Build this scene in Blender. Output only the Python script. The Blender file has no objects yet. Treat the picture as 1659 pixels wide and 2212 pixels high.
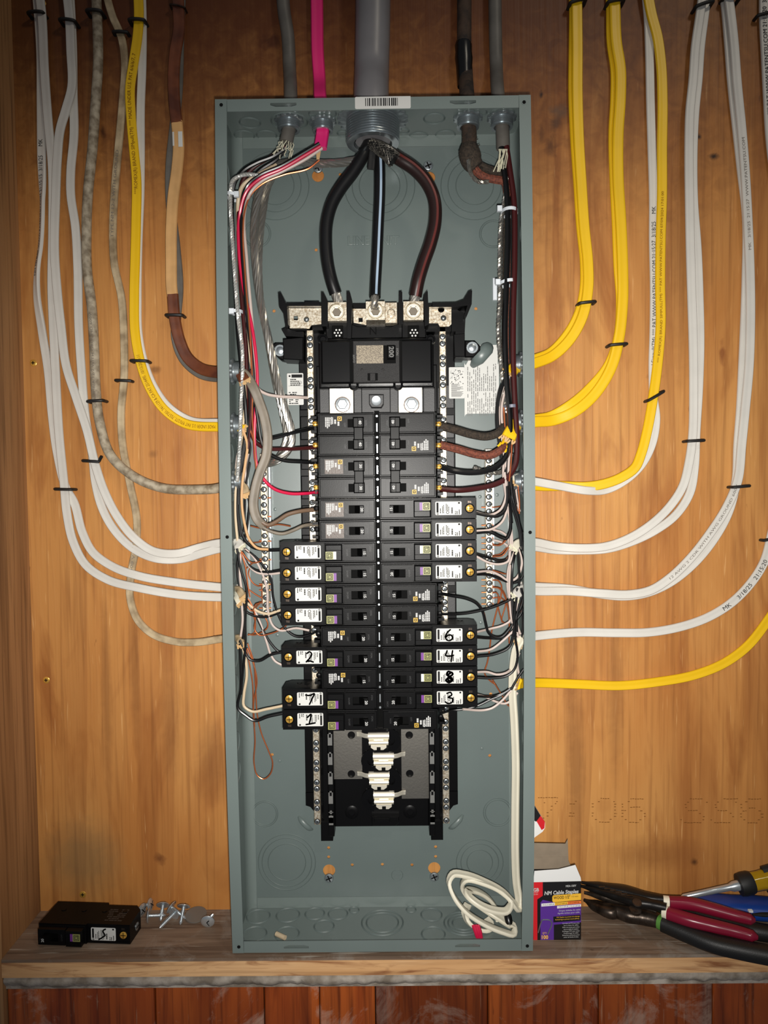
import bpy, bmesh, math, random
from mathutils import Vector, Matrix
from mathutils.geometry import delaunay_2d_cdt
sc = bpy.context.scene
C = sc.collection
rnd = random.Random(7)
PI = math.pi

# ------------------------------------------------------------------ camera
FPX = 1563.62
CAM = Vector((0.01201, -0.94438, 0.06354))
YAW, PITCH, ROLL = -0.005136, 0.042601, -0.011243
_f = Vector((math.sin(YAW)*math.cos(PITCH), math.cos(YAW)*math.cos(PITCH), -math.sin(PITCH)))
_r0 = Vector((math.cos(YAW), -math.sin(YAW), 0)); _u0 = _r0.cross(_f)
_r = _r0*math.cos(ROLL) + _u0*math.sin(ROLL); _u = _u0*math.cos(ROLL) - _r0*math.sin(ROLL)
cd = bpy.data.cameras.new('camera'); cam = bpy.data.objects.new('camera', cd); C.objects.link(cam)
cd.sensor_fit = 'VERTICAL'; cd.sensor_height = 36.0; cd.lens = FPX/2212*36.0; cd.clip_start = 0.02
M = Matrix((( _r.x, _u.x, -_f.x, CAM.x), (_r.y, _u.y, -_f.y, CAM.y), (_r.z, _u.z, -_f.z, CAM.z), (0, 0, 0, 1)))
cam.matrix_world = M
sc.camera = cam

# ------------------------------------------------------------------ world, lamps, exposure
w = bpy.data.worlds.new('world'); sc.world = w; w.use_nodes = True
bg = w.node_tree.nodes['Background']; bg.inputs[0].default_value = (0.80, 0.86, 1.0, 1); bg.inputs[1].default_value = 0.085
def lamp(name, kind, loc, energy, color, **kw):
    l = bpy.data.lights.new(name, kind); l.energy = energy; l.color = color
    for k, v in kw.items(): setattr(l, k, v)
    o = bpy.data.objects.new(name, l); C.objects.link(o); o.location = loc
    return o
def aim(o, tgt):
    o.rotation_euler = (Vector(tgt)-o.location).to_track_quat('-Z', 'Y').to_euler()
# the phone's own flash, just below the lens
fl = lamp('phone_flash', 'SPOT', (0.022, -0.940, 0.030), 53.0, (1.0, 0.965, 0.91), spot_size=math.radians(91), spot_blend=1.0, shadow_soft_size=0.012)
aim(fl, (0.06, 0, -0.03))
# the room's ceiling lamp, up behind the photographer's right shoulder
cl = lamp('ceiling_lamp', 'AREA', (0.75, -1.25, 1.35), 3.4, (1.0, 0.90, 0.74), size=0.22, shape='DISK')
aim(cl, (0, 0, 0))
sc.view_settings.view_transform = 'Standard'; sc.view_settings.look = 'None'
sc.view_settings.gamma = 1.0; sc.view_settings.use_curve_mapping = False
sc.view_settings.exposure = 0.0

# ------------------------------------------------------------------ pixel -> place, at a known distance
def U(px, py, Y=0.0):
    d = _f + _r*((px-829.5)/FPX) - _u*((py-1106)/FPX)
    return CAM + d*((Y-CAM.y)/d.y)
def UZ(px, py, Z):
    d = _f + _r*((px-829.5)/FPX) - _u*((py-1106)/FPX)
    return CAM + d*((Z-CAM.z)/d.z)
def PP(pts, Y=0.0):
    out = []
    for p in pts:
        if len(p) > 2: Y = p[2]
        out.append(U(p[0], p[1], Y))
    return out

# ------------------------------------------------------------------ mesh builder
class MB:
    def __init__(s): s.v = []; s.f = []; s.m = []
    def add(s, vs, fs, mi=0):
        n = len(s.v); s.v += [Vector(v) for v in vs]
        for f in fs: s.f.append([i+n for i in f]); s.m.append(mi)
        return s
    def box(s, x0, x1, y0, y1, z0, z1, mi=0, b=0.0):
        # y0 is the front (towards the viewer); b bevels the front edges
        if x0 > x1: x0, x1 = x1, x0
        if z0 > z1: z0, z1 = z1, z0
        if b <= 0:
            vs = [(x0,y0,z0),(x1,y0,z0),(x1,y0,z1),(x0,y0,z1),(x0,y1,z0),(x1,y1,z0),(x1,y1,z1),(x0,y1,z1)]
            fs = [(0,1,2,3),(5,4,7,6),(4,0,3,7),(1,5,6,2),(4,5,1,0),(3,2,6,7)]
        else:
            sg = 1 if y1 > y0 else -1
            def rg(i, y): return [(x0+i,y,z0+i),(x1-i,y,z0+i),(x1-i,y,z1-i),(x0+i,y,z1-i)]
            vs = rg(b, y0)+rg(0, y0+b*sg)+rg(0, y1)
            fs = [(0,1,2,3),(11,10,9,8)]
            for k in (0, 4):
                for i in range(4):
                    j = (i+1) % 4; fs.append((k+i, k+4+i, k+4+j, k+j))
        return s.add(vs, fs, mi)
    def prism(s, pts, a, b, ax='y', mi=0, bev=0.0):
        # polygon in the two other axes, extruded along ax from a (front) to b
        def P(p, t):
            return {'y': (p[0], t, p[1]), 'z': (p[0], p[1], t), 'x': (t, p[0], p[1])}[ax]
        n = len(pts)
        if bev > 0:
            cx = sum(p[0] for p in pts)/n; cy = sum(p[1] for p in pts)/n
            sx = max(abs(p[0]-cx) for p in pts); sy = max(abs(p[1]-cy) for p in pts)
            ins = [(cx+(p[0]-cx)*(1-bev/sx), cy+(p[1]-cy)*(1-bev/sy)) for p in pts]
            sg = 1 if b > a else -1
            vs = [P(p, a) for p in ins]+[P(p, a+bev*sg) for p in pts]+[P(p, b) for p in pts]
            fs = [list(range(n)), list(range(3*n-1, 2*n-1, -1))]
            for k in (0, n):
                for i in range(n):
                    j = (i+1) % n; fs.append((k+i, k+n+i, k+n+j, k+j))
        else:
            vs = [P(p, a) for p in pts]+[P(p, b) for p in pts]
            fs = [list(range(n)), list(range(2*n-1, n-1, -1))]
            for i in range(n):
                j = (i+1) % n; fs.append((i, n+i, n+j, j))
        return s.add(vs, fs, mi)
    def lathe(s, o, d, prof, n=16, mi=0, cap0=True, cap1=True, rfun=None):
        # rings at o + d*t with radius r for (t, r) in prof
        o = Vector(o); d = Vector(d).normalized()
        a = d.orthogonal().normalized()
        if abs(d.y) > .9: a = Vector((1, 0, 0))
        if abs(d.z) > .9: a = Vector((1, 0, 0))
        b = d.cross(a)
        vs = []; fs = []
        for t, r in prof:
            for i in range(n):
                an = 2*PI*i/n; rr = r*(rfun(i, n) if rfun else 1)
                vs.append(o+d*t+(a*math.cos(an)+b*math.sin(an))*rr)
        for k in range(len(prof)-1):
            for i in range(n):
                j = (i+1) % n; fs.append((k*n+i, k*n+j, (k+1)*n+j, (k+1)*n+i))
        if cap0: fs.append(list(range(n-1, -1, -1)))
        if cap1: fs.append(list(range((len(prof)-1)*n, len(prof)*n)))
        return s.add(vs, fs, mi)
    def cyl(s, p0, p1, r, n=12, mi=0, r1=None):
        d = Vector(p1)-Vector(p0)
        return s.lathe(p0, d, [(0, r), (d.length, r if r1 is None else r1)], n, mi)
    def ring(s, c, nrm, r, t=.0005, n=28, mi=0, arc=(0, 1)):
        # thin raised bead (an embossed circle) lying on a surface
        c = Vector(c); nrm = Vector(nrm).normalized()
        a = Vector((1, 0, 0)) if abs(nrm.x) < .5 else Vector((0, 0, 1)); b = nrm.cross(a)
        vs = []; fs = []; full = arc == (0, 1); m = n if full else n+1
        for i in range(m):
            an = 2*PI*(arc[0]+(arc[1]-arc[0])*i/n); e = a*math.cos(an)+b*math.sin(an)
            for dr, h in ((-t, 0), (0, t*1.1), (t, 0)): vs.append(c+e*(r+dr)+nrm*h)
        for i in range(n):
            j = (i+1) % m
            for k in (0, 1): fs.append((i*3+k, i*3+k+1, j*3+k+1, j*3+k))
        return s.add(vs, fs, mi)
    def quad(s, c, ux, uz, mi=0):
        c = Vector(c); ux = Vector(ux); uz = Vector(uz)
        return s.add([c-ux-uz, c+ux-uz, c+ux+uz, c-ux+uz], [(0,1,2,3)], mi)
    def sweep(s, fr, prof, mi=0, caps=True, scale=None):
        n = len(prof); vs = []; fs = []
        for k, (p, T, N, B) in enumerate(fr):
            q = scale(k/(len(fr)-1)) if scale else 1
            for (u, v) in prof: vs.append(p+B*(u*q)+N*(v*q))
        for k in range(len(fr)-1):
            for i in range(n):
                j = (i+1) % n; fs.append((k*n+i, k*n+j, (k+1)*n+j, (k+1)*n+i))
        if caps: fs.append(list(range(n-1, -1, -1))); fs.append(list(range((len(fr)-1)*n, len(fr)*n)))
        return s.add(vs, fs, mi)
    def xf(s, mat):
        s.v = [mat @ v for v in s.v]; return s

def spline(P, step):
    # cubic Hermite through the points, chord-length parameter
    n = len(P)
    if n == 2:
        k = max(2, int((P[1]-P[0]).length/step)); return [P[0].lerp(P[1], i/k) for i in range(k+1)]
    t = [0]
    for i in range(1, n): t.append(t[-1]+max(1e-5, (P[i]-P[i-1]).length)**.75)
    m = []
    for i in range(n):
        if i == 0: m.append((P[1]-P[0])/(t[1]-t[0]))
        elif i == n-1: m.append((P[-1]-P[-2])/(t[-1]-t[-2]))
        else:
            a = (P[i]-P[i-1])/(t[i]-t[i-1]); b = (P[i+1]-P[i])/(t[i+1]-t[i]); h0 = t[i]-t[i-1]; h1 = t[i+1]-t[i]
            m.append((a*h1+b*h0)/(h0+h1))
    out = [P[0].copy()]
    for i in range(n-1):
        L = (P[i+1]-P[i]).length; k = max(1, int(math.ceil(L/step))); h = t[i+1]-t[i]
        for j in range(1, k+1):
            q = j/k; q2 = q*q; q3 = q2*q
            out.append(P[i]*(2*q3-3*q2+1)+m[i]*(h*(q3-2*q2+q))+P[i+1]*(-2*q3+3*q2)+m[i+1]*(h*(q3-q2)))
    return out
def frames(Q, ref=(0, -1, 0), carry=False, twist=None):
    out = []; N = Vector(ref)
    for i, p in enumerate(Q):
        T = (Q[min(i+1, len(Q)-1)]-Q[max(i-1, 0)]).normalized()
        base = N if carry else Vector(ref)
        a = base-T*base.dot(T)
        if a.length < .25 and not carry: a = N-T*N.dot(T)
        if a.length < 1e-4: a = T.orthogonal()
        N = a.normalized(); B = T.cross(N)
        if twist:
            an = twist(i/(len(Q)-1)); N2 = N*math.cos(an)+B*math.sin(an); out.append((p, T, N2, T.cross(N2)))
        else: out.append((p, T, N, B))
    return out
def circ(r, n=8): return [(r*math.cos(2*PI*i/n), r*math.sin(2*PI*i/n)) for i in range(n)]
def flatprof(wd, th):
    a = wd/2; b = th/2
    return [(-a, 0), (-a*.95, b*.6), (-a*.8, b*.96), (-a*.5, b), (-a*.2, b*.86), (a*.2, b*.86), (a*.5, b), (a*.8, b*.96), (a*.95, b*.6), (a, 0),
            (a*.9, -b*.8), (a*.5, -b), (-a*.5, -b), (-a*.9, -b*.8)]
def tube(mb, pts, r, Y=0.0, n=8, step=.004, mi=0, px=True):
    Q = spline(PP(pts, Y) if px else pts, step)
    mb.sweep(frames(Q, carry=True), circ(r, n), mi); return Q
def twisted(mb, pts, R, k, r, pitch, n=5, step=.003, core=False, scale=None):
    Q = spline(pts, step); fr = frames(Q, carry=True); s = 0; acc = [0]
    for i in range(1, len(Q)): acc.append(acc[-1]+(Q[i]-Q[i-1]).length)
    for j in range(k):
        path = []
        for i, (p, T, N, B) in enumerate(fr):
            an = 2*PI*(j/k+acc[i]/pitch); q = scale(i/(len(fr)-1)) if scale else 1
            path.append(p+(N*math.cos(an)+B*math.sin(an))*R*q)
        mb.sweep(frames(path, carry=True), circ(r, n))
    if core: mb.sweep(fr, circ(R*.8, 6))
    return Q

def inside(pt, poly):
    x, y = pt; c = False; j = len(poly)-1
    for i in range(len(poly)):
        xi, yi = poly[i]; xj, yj = poly[j]
        if (yi > y) != (yj > y) and x < (xj-xi)*(y-yi)/(yj-yi)+xi: c = not c
        j = i
    return c
def plate(mb, outline, holes, y0, y1, mi=0, ax='y'):
    # flat plate with true holes; outline and holes in (x, z)
    vs = []; es = []
    for lp in [outline]+holes:
        k = len(vs); vs += [Vector(p) for p in lp]
        es += [(k+i, k+(i+1) % len(lp)) for i in range(len(lp))]
    rv, re, rf, *_ = delaunay_2d_cdt(vs, es, [], 0, 1e-7)
    fs = []
    for f in rf:
        c = sum((rv[i] for i in f), Vector((0, 0)))/len(f)
        if inside(c, outline) and not any(inside(c, h) for h in holes): fs.append(list(f))
    def P(p, t): return {'y': (p[0], t, p[1]), 'z': (p[0], p[1], t), 'x': (t, p[0], p[1])}[ax]
    n = len(rv)
    V = [P(p, y0) for p in rv]+[P(p, y1) for p in rv]
    F = fs+[[i+n for i in reversed(f)] for f in fs]
    cnt = {}
    for f in fs:
        for i in range(len(f)):
            a, b = f[i], f[(i+1) % len(f)]; cnt[(a, b)] = 1
    for (a, b) in cnt:
        if (b, a) not in cnt: F.append((a, b, b+n, a+n))
    mb.add(V, F, mi); return mb
def rect(x0, x1, z0, z1): return [(x0, z0), (x1, z0), (x1, z1), (x0, z1)]
def rrect(x0, x1, z0, z1, r, n=3):
    out = []
    for cx, cz, a0 in ((x1-r, z0+r, -PI/2), (x1-r, z1-r, 0), (x0+r, z1-r, PI/2), (x0+r, z0+r, PI)):
        for i in range(n+1):
            a = a0+PI/2*i/n; out.append((cx+r*math.cos(a), cz+r*math.sin(a)))
    return out
def disc(cx, cz, r, n=16, sx=1.0): return [(cx+r*sx*math.cos(2*PI*i/n), cz+r*math.sin(2*PI*i/n)) for i in range(n)]

# ------------------------------------------------------------------ objects
def mesh(name, mb, mats, smooth=True, ang=38):
    me = bpy.data.meshes.new(name)
    me.from_pydata([tuple(v) for v in mb.v], [], mb.f)
    if not isinstance(mats, (list, tuple)): mats = [mats]
    for m in mats: me.materials.append(m)
    me.polygons.foreach_set('material_index', mb.m)
    bm = bmesh.new(); bm.from_mesh(me); bmesh.ops.recalc_face_normals(bm, faces=bm.faces); bm.to_mesh(me); bm.free()
    if smooth:
        me.polygons.foreach_set('use_smooth', [True]*len(me.polygons))
        me.set_sharp_from_angle(angle=math.radians(ang))
    return me
def worg(o):
    p = Vector((0, 0, 0))
    while o: p += o.location; o = o.parent
    return p
def tag(o, label=None, cat=None, group=None, kind=None):
    if label: o['label'] = label
    if cat: o['category'] = cat
    if group: o['group'] = group
    if kind: o['kind'] = kind
    return o
def thing(name, label, cat, loc, group=None, rot=None):
    o = bpy.data.objects.new(name, None); C.objects.link(o); o.location = loc
    o.empty_display_size = .01
    if rot: o.rotation_euler = rot
    return tag(o, label, cat, group)
def part(name, mb, mats, parent, label=None, smooth=True, kind=None):
    # mb in world coordinates, parent chain unrotated
    org = worg(parent); mb.v = [v-org for v in mb.v]
    o = bpy.data.objects.new(name, mesh(name, mb, mats, smooth)); C.objects.link(o); o.parent = parent
    return tag(o, label, None, None, kind)
def inst(name, me, parent, loc=(0, 0, 0), label=None, rot=None):
    o = bpy.data.objects.new(name, me); C.objects.link(o); o.parent = parent; o.location = loc
    if rot: o.rotation_euler = rot
    return tag(o, label)
def single(name, mb, mats, label, cat, group=None, kind=None, smooth=True):
    lo = Vector([min(v[i] for v in mb.v) for i in range(3)]); hi = Vector([max(v[i] for v in mb.v) for i in range(3)])
    org = Vector(((lo.x+hi.x)/2, (lo.y+hi.y)/2, lo.z)); mb.v = [v-org for v in mb.v]
    o = bpy.data.objects.new(name, mesh(name, mb, mats, smooth)); C.objects.link(o); o.location = org
    return tag(o, label, cat, group, kind)
def struct(name, mb, mats, smooth=False):
    o = bpy.data.objects.new(name, mesh(name, mb, mats, smooth)); C.objects.link(o)
    o['kind'] = 'structure'; return o

# ------------------------------------------------------------------ lettering
_txt = {}
def glyphs(body, bold=0.0, shear=0.0, relief=0.0):
    k = (body, bold, shear, relief)
    if k not in _txt:
        cu = bpy.data.curves.new('lettering', 'FONT'); cu.body = body; cu.size = 1.0; cu.resolution_u = 2; cu.offset = bold; cu.shear = shear
        cu.align_x = 'CENTER'; cu.align_y = 'CENTER'; cu.bevel_depth = relief; cu.bevel_resolution = 1
        ob = bpy.data.objects.new('lettering', cu); C.objects.link(ob)
        dg = bpy.context.evaluated_depsgraph_get(); dg.update()
        me = bpy.data.meshes.new_from_object(ob.evaluated_get(dg))
        _txt[k] = ([(v.co.x, v.co.y, v.co.z) if relief else (v.co.x, v.co.y) for v in me.vertices], [list(p.vertices) for p in me.polygons])
        bpy.data.objects.remove(ob); bpy.data.curves.remove(cu); bpy.data.meshes.remove(me)
    return _txt[k]
def text(mb, body, c, size, ux=(1, 0, 0), uz=(0, 0, 1), mi=0, bold=0.0, width=None, shear=0.0):
    # flat lettering centred on c; width squeezes it to a given length
    vs, fs = glyphs(body, bold, shear); c = Vector(c); ux = Vector(ux); uz = Vector(uz); sx = size
    if width:
        L = max(v[0] for v in vs)-min(v[0] for v in vs); sx = width/L
    return mb.add([c+ux*(v[0]*sx)+uz*(v[1]*size) for v in vs], fs, mi)
def text_on(mb, fr, body, s_mid, size, lift, direction=-1, off=0.0, width=None):
    # lettering laid along a swept path
    vs, fs = glyphs(body, .0); sx = size
    if width: sx = width/(max(v[0] for v in vs)-min(v[0] for v in vs))
    acc = [0]
    for i in range(1, len(fr)): acc.append(acc[-1]+(fr[i][0]-fr[i-1][0]).length)
    out = []
    for x, y in vs:
        s = min(max(s_mid+direction*x*sx, 0), acc[-1]-1e-6); i = 0
        lo, hi = 0, len(acc)-1
        while hi-lo > 1:
            md = (lo+hi)//2
            if acc[md] <= s: lo = md
            else: hi = md
        q = (s-acc[lo])/max(1e-9, acc[hi]-acc[lo])
        p = fr[lo][0].lerp(fr[hi][0], q); N = fr[lo][2].lerp(fr[hi][2], q); B = fr[lo][3].lerp(fr[hi][3], q)
        out.append(p+N*lift+B*(y*size*(-direction)*SIDE+off))
    mb.add(out, fs)
SIDE = 1
def path_s(fr, px, py):
    # distance along a swept path of the point nearest to a given place
    best = None; acc = 0
    for i, f in enumerate(fr):
        if i: acc += (f[0]-fr[i-1][0]).length
        d = (f[0]-U(px, py, f[0].y)).length
        if best is None or d < best[0]: best = (d, acc)
    return best[1]
def fineprint(mb, x0, x1, z0, z1, y, lines, vertical=True, fill=.8, seed=1, mi=0, th=.55):
    # lines of unreadably small words
    rg = random.Random(seed); n = lines
    for i in range(n):
        a = 0.0
        lim = rg.uniform(.5, 1.0)
        while a < lim-.03:
            L = min(rg.uniform(.05, .2), lim-a)
            if rg.random() < fill:
                if vertical:
                    cx = x0+(x1-x0)*(i+.5)/n; hw = abs(x1-x0)/n*th/2
                    za = z1-(z1-z0)*a; zb = z1-(z1-z0)*(a+L*.85)
                    mb.add([(cx-hw, y, zb), (cx+hw, y, zb), (cx+hw, y, za), (cx-hw, y, za)], [(0,1,2,3)], mi)
                else:
                    cz = z1-(z1-z0)*(i+.5)/n; hw = abs(z1-z0)/n*th/2
                    xa = x0+(x1-x0)*a; xb = x0+(x1-x0)*(a+L*.85)
                    mb.add([(xa, y, cz-hw), (xb, y, cz-hw), (xb, y, cz+hw), (xa, y, cz+hw)], [(0,1,2,3)], mi)
            a += L
    return mb

# ------------------------------------------------------------------ materials
def S(r, g, b):
    def l(c):
        c /= 255.0; return c/12.92 if c <= .04045 else ((c+.055)/1.055)**2.4
    return (l(r), l(g), l(b), 1)
def new(name):
    m = bpy.data.materials.new(name); m.use_nodes = True
    nt = m.node_tree; return m, nt, nt.nodes['Principled BSDF'], nt.links
def nd(nt, t, **kw):
    n = nt.nodes.new(t)
    for k, v in kw.items(): setattr(n, k, v)
    return n
def plain(name, col, rough=.5, metal=0.0, spec=.5, bump=0.0, bscale=900, var=0.0, vscale=40, vcol=None, stretch=None, coat=0.0):
    m, nt, p, L = new(name)
    p.inputs['Base Color'].default_value = col; p.inputs['Roughness'].default_value = rough
    p.inputs['Metallic'].default_value = metal; p.inputs['Specular IOR Level'].default_value = spec
    if coat: p.inputs['Coat Weight'].default_value = coat; p.inputs['Coat Roughness'].default_value = .15
    if bump or var:
        tc = nd(nt, 'ShaderNodeTexCoord'); mp = nd(nt, 'ShaderNodeMapping'); L.new(tc.outputs['Object'], mp.inputs[0])
        if stretch: mp.inputs['Scale'].default_value = stretch
        if bump:
            n = nd(nt, 'ShaderNodeTexNoise'); n.inputs['Scale'].default_value = bscale; n.inputs['Detail'].default_value = 3
            L.new(mp.outputs[0], n.inputs['Vector'])
            b = nd(nt, 'ShaderNodeBump'); b.inputs['Strength'].default_value = bump; b.inputs['Distance'].default_value = .0006
            L.new(n.outputs[0], b.inputs['Height']); L.new(b.outputs[0], p.inputs['Normal'])
        if var:
            n = nd(nt, 'ShaderNodeTexNoise'); n.inputs['Scale'].default_value = vscale; n.inputs['Detail'].default_value = 5
            L.new(mp.outputs[0], n.inputs['Vector'])
            r = nd(nt, 'ShaderNodeValToRGB'); e = r.color_ramp.elements
            e[0].position = .38; e[1].position = .66
            e[0].color = col; e[1].color = vcol or tuple(c*(1-var) for c in col[:3])+(1,)
            L.new(n.outputs[0], r.inputs[0]); L.new(r.outputs[0], p.inputs['Base Color'])
    return m
def wood(name, dark, mid, light, rough=.5, grain='z', scale=1.0, blot=.55, streak=.5, fleck=.5, spots=(), rand=0.0, dirt=None, dirtamt=.5, wav=.35, coat=0.0, marks=(200, 130, 70), F1=(5, .9), F2=(9, .55), DR=(.40, .64), DS=7.0):
    m, nt, p, L = new(name); N = nt.nodes
    tc = nd(nt, 'ShaderNodeTexCoord'); src = tc.outputs['Object']
    if rand:
        oi = nd(nt, 'ShaderNodeObjectInfo'); add = nd(nt, 'ShaderNodeVectorMath', operation='ADD'); mul = nd(nt, 'ShaderNodeMath', operation='MULTIPLY'); mul.inputs[1].default_value = 7.3
        L.new(oi.outputs['Random'], mul.inputs[0]); L.new(src, add.inputs[0]); L.new(mul.outputs[0], add.inputs[1]); src = add.outputs[0]
    def stretched(a, b):
        mp = nd(nt, 'ShaderNodeMapping'); L.new(src, mp.inputs[0])
        mp.inputs['Scale'].default_value = (a, a, b) if grain == 'z' else (b, a, a); return mp.outputs[0]
    def noise(vec, sc_, det=4, dist=0.0, rough_=.55):
        n = nd(nt, 'ShaderNodeTexNoise'); n.inputs['Scale'].default_value = sc_; n.inputs['Detail'].default_value = det
        n.inputs['Distortion'].default_value = dist; n.inputs['Roughness'].default_value = rough_; L.new(vec, n.inputs['Vector']); return n.outputs[0]
    def ramp(fac, a, b, ca=(0, 0, 0, 1), cb=(1, 1, 1, 1)):
        r = nd(nt, 'ShaderNodeValToRGB'); e = r.color_ramp.elements; e[0].position = a; e[1].position = b; e[0].color = ca; e[1].color = cb
        L.new(fac, r.inputs[0]); return r.outputs[0]
    def mix(fac, a, b, mode='MIX', f=None):
        x = nd(nt, 'ShaderNodeMix', data_type='RGBA', blend_type=mode)
        if fac is not None: L.new(fac, x.inputs[0])
        else: x.inputs[0].default_value = f
        for k, v in ((6, a), (7, b)):
            if isinstance(v, tuple): x.inputs[k].default_value = v
            else: L.new(v, x.inputs[k])
        return x.outputs[2]
    def scal(fac, k):
        x = nd(nt, 'ShaderNodeMath', operation='MULTIPLY'); L.new(fac, x.inputs[0]); x.inputs[1].default_value = k; return x.outputs[0]
    s = scale
    n1 = noise(stretched(F1[0]*s, F1[1]*s), 1.0, 5, .8)
    col = mix(ramp(n1, .36, .66), mid, light)
    n2 = noise(stretched(F2[0]*s, F2[1]*s), 1.0, 4, 1.6)
    col = mix(scal(ramp(n2, .52, .70), blot), col, dark)
    # cathedral figure
    wv = nd(nt, 'ShaderNodeTexWave', wave_type='BANDS', bands_direction='X' if grain == 'z' else 'Z', wave_profile='SAW'); wv.inputs['Scale'].default_value = 2.4*s; wv.inputs['Distortion'].default_value = 7.0
    wv.inputs['Detail'].default_value = 2.0; wv.inputs['Detail Scale'].default_value = .8; L.new(stretched(1.0, .16), wv.inputs['Vector'])
    col = mix(scal(ramp(wv.outputs['Fac'], .62, 1.0), wav), col, dark)
    # fine grain
    n3 = noise(stretched(170*s, 5*s), 1.0, 3, .3)
    col = mix(scal(ramp(n3, .5, .72), streak), col, tuple(c*.62 for c in dark[:3])+(1,))
    n4 = noise(stretched(240*s, 14*s), 1.0, 2)
    col = mix(scal(ramp(n4, .66, .74), fleck), col, S(*marks))
    n5 = noise(stretched(95*s, 30*s), 1.0, 2)
    col = mix(scal(ramp(n5, .73, .78), fleck), col, tuple(c*.35 for c in dark[:3])+(1,))
    if dirt:
        nz = noise(src, DS, 8, .6, .7); col = mix(scal(ramp(nz, DR[0], DR[1]), dirtamt), col, dirt)
    if rand:
        hv = nd(nt, 'ShaderNodeHueSaturation'); mr = nd(nt, 'ShaderNodeMapRange'); mr.inputs['To Min'].default_value = 1-rand; mr.inputs['To Max'].default_value = 1+rand*.7
        L.new(oi.outputs['Random'], mr.inputs['Value']); L.new(mr.outputs[0], hv.inputs['Value']); L.new(col, hv.inputs['Color']); col = hv.outputs[0]
    # knots, scorch marks and smudges of the board, and a painted cable shadow, at their places
    if spots:
        wob = noise(tc.outputs['Object'], 55.0, 4, .8)
        sepx = nd(nt, 'ShaderNodeSeparateXYZ'); L.new(tc.outputs['Object'], sepx.inputs[0])
        def mth(op, a, b=None, c=None):
            x_ = nd(nt, 'ShaderNodeMath', operation=op)
            for k_, v_ in enumerate((a, b, c)):
                if v_ is None: continue
                if isinstance(v_, (int, float)): x_.inputs[k_].default_value = v_
                else: L.new(v_, x_.inputs[k_])
            return x_.outputs[0]
        wb = mth('MULTIPLY', wob, 1.6)
        for (x, z, rx, rz, c, amt) in spots:
            dx = mth('MULTIPLY_ADD', sepx.outputs[0], 1/rx, -x/rx); dz = mth('MULTIPLY_ADD', sepx.outputs[2], 1/rz, -z/rz)
            d2 = mth('MULTIPLY_ADD', dx, dx, mth('MULTIPLY', dz, dz)); dd = mth('ADD', mth('SQRT', d2), wb if max(rx, rz) < .045 else mth('MULTIPLY', wb, .45)); lo, hi = (1.0, 1.75) if max(rx, rz) < .045 else (.75, 1.75)
            mr_ = nd(nt, 'ShaderNodeMapRange'); mr_.inputs['From Min'].default_value = lo; mr_.inputs['From Max'].default_value = hi; mr_.inputs['To Min'].default_value = amt; mr_.inputs['To Max'].default_value = 0.0
            L.new(dd, mr_.inputs['Value']); col = mix(mr_.outputs[0], col, c)
    L.new(col, p.inputs['Base Color']); p.inputs['Roughness'].default_value = rough; p.inputs['Specular IOR Level'].default_value = .35
    if coat: p.inputs['Coat Weight'].default_value = coat; p.inputs['Coat Roughness'].default_value = .3
    b = nd(nt, 'ShaderNodeBump'); b.inputs['Strength'].default_value = .35; b.inputs['Distance'].default_value = .0012
    L.new(n3, b.inputs['Height']); L.new(b.outputs[0], p.inputs['Normal'])
    return m
def spot(px, py, rx, rz, col, amt, Y=0):
    q = U(px, py, Y); return (q.x, q.z, rx, rz, S(*col), amt)
BURN = (62, 30, 14); AGED_AND_SHADE = (88, 45, 20)
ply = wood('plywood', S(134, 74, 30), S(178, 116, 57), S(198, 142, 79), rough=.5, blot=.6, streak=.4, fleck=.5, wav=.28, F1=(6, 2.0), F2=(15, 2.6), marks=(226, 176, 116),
    spots=[spot(560, -120, .42, .22, AGED_AND_SHADE, .9), spot(1150, -140, .40, .27, AGED_AND_SHADE, .9), spot(100, -100, .25, .26, AGED_AND_SHADE, .8), spot(400, 150, .10, .20, AGED_AND_SHADE, .4), spot(1130, 330, .05, .22, AGED_AND_SHADE, .4), spot(1480, 480, .03, .16, AGED_AND_SHADE, .35), spot(1230, 1420, .008, .11, AGED_AND_SHADE, .35), spot(1245, 1650, .010, .10, AGED_AND_SHADE, .4), spot(1330, 1500, .010, .10, AGED_AND_SHADE, .35), spot(230, 1500, .006, .12, AGED_AND_SHADE, .35), spot(290, 1430, .006, .10, AGED_AND_SHADE, .35), spot(370, 1560, .012, .07, AGED_AND_SHADE, .3), spot(460, 1640, .02, .05, AGED_AND_SHADE, .35), spot(1205, 240, .018, .010, (92, 68, 52), .75), spot(1200, 262, .008, .012, (70, 46, 34), .7), spot(1190, 318, .010, .016, BURN, .65), spot(1170, 290, .006, .018, BURN, .5),  # tall faint patch beside the first white pair is cable shadow painted in
           spot(1169, 204, .0035, .007, (45, 22, 12), .95), spot(1510, 296, .005, .005, (35, 20, 14), .95), spot(1541, 338, .009, .006, (40, 24, 16), .95),
           spot(222, 282, .005, .012, BURN, .8), spot(262, 300, .006, .004, BURN, .7), spot(345, 1855, .010, .010, (110, 62, 30), .8), spot(180, 1855, .045, .045, (120, 98, 66), .55),
           spot(1412, 815, .012, .006, BURN, .45), spot(1560, 760, .005, .02, (120, 62, 28), .7), spot(330, 980, .008, .006, BURN, .35), spot(335, 798, .008, .006, BURN, .5),
           spot(590, 90, .02, .012, (70, 34, 16), .7), spot(1500, 1862, .006, .006, (50, 26, 14), .85), spot(1420, 1845, .06, .02, (130, 78, 36), .5)])
studm = wood('old_timber', S(96, 62, 36), S(150, 106, 66), S(184, 138, 92), rough=.6, blot=.7, streak=.6, fleck=.3, wav=.5, marks=(170, 135, 95))
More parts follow.
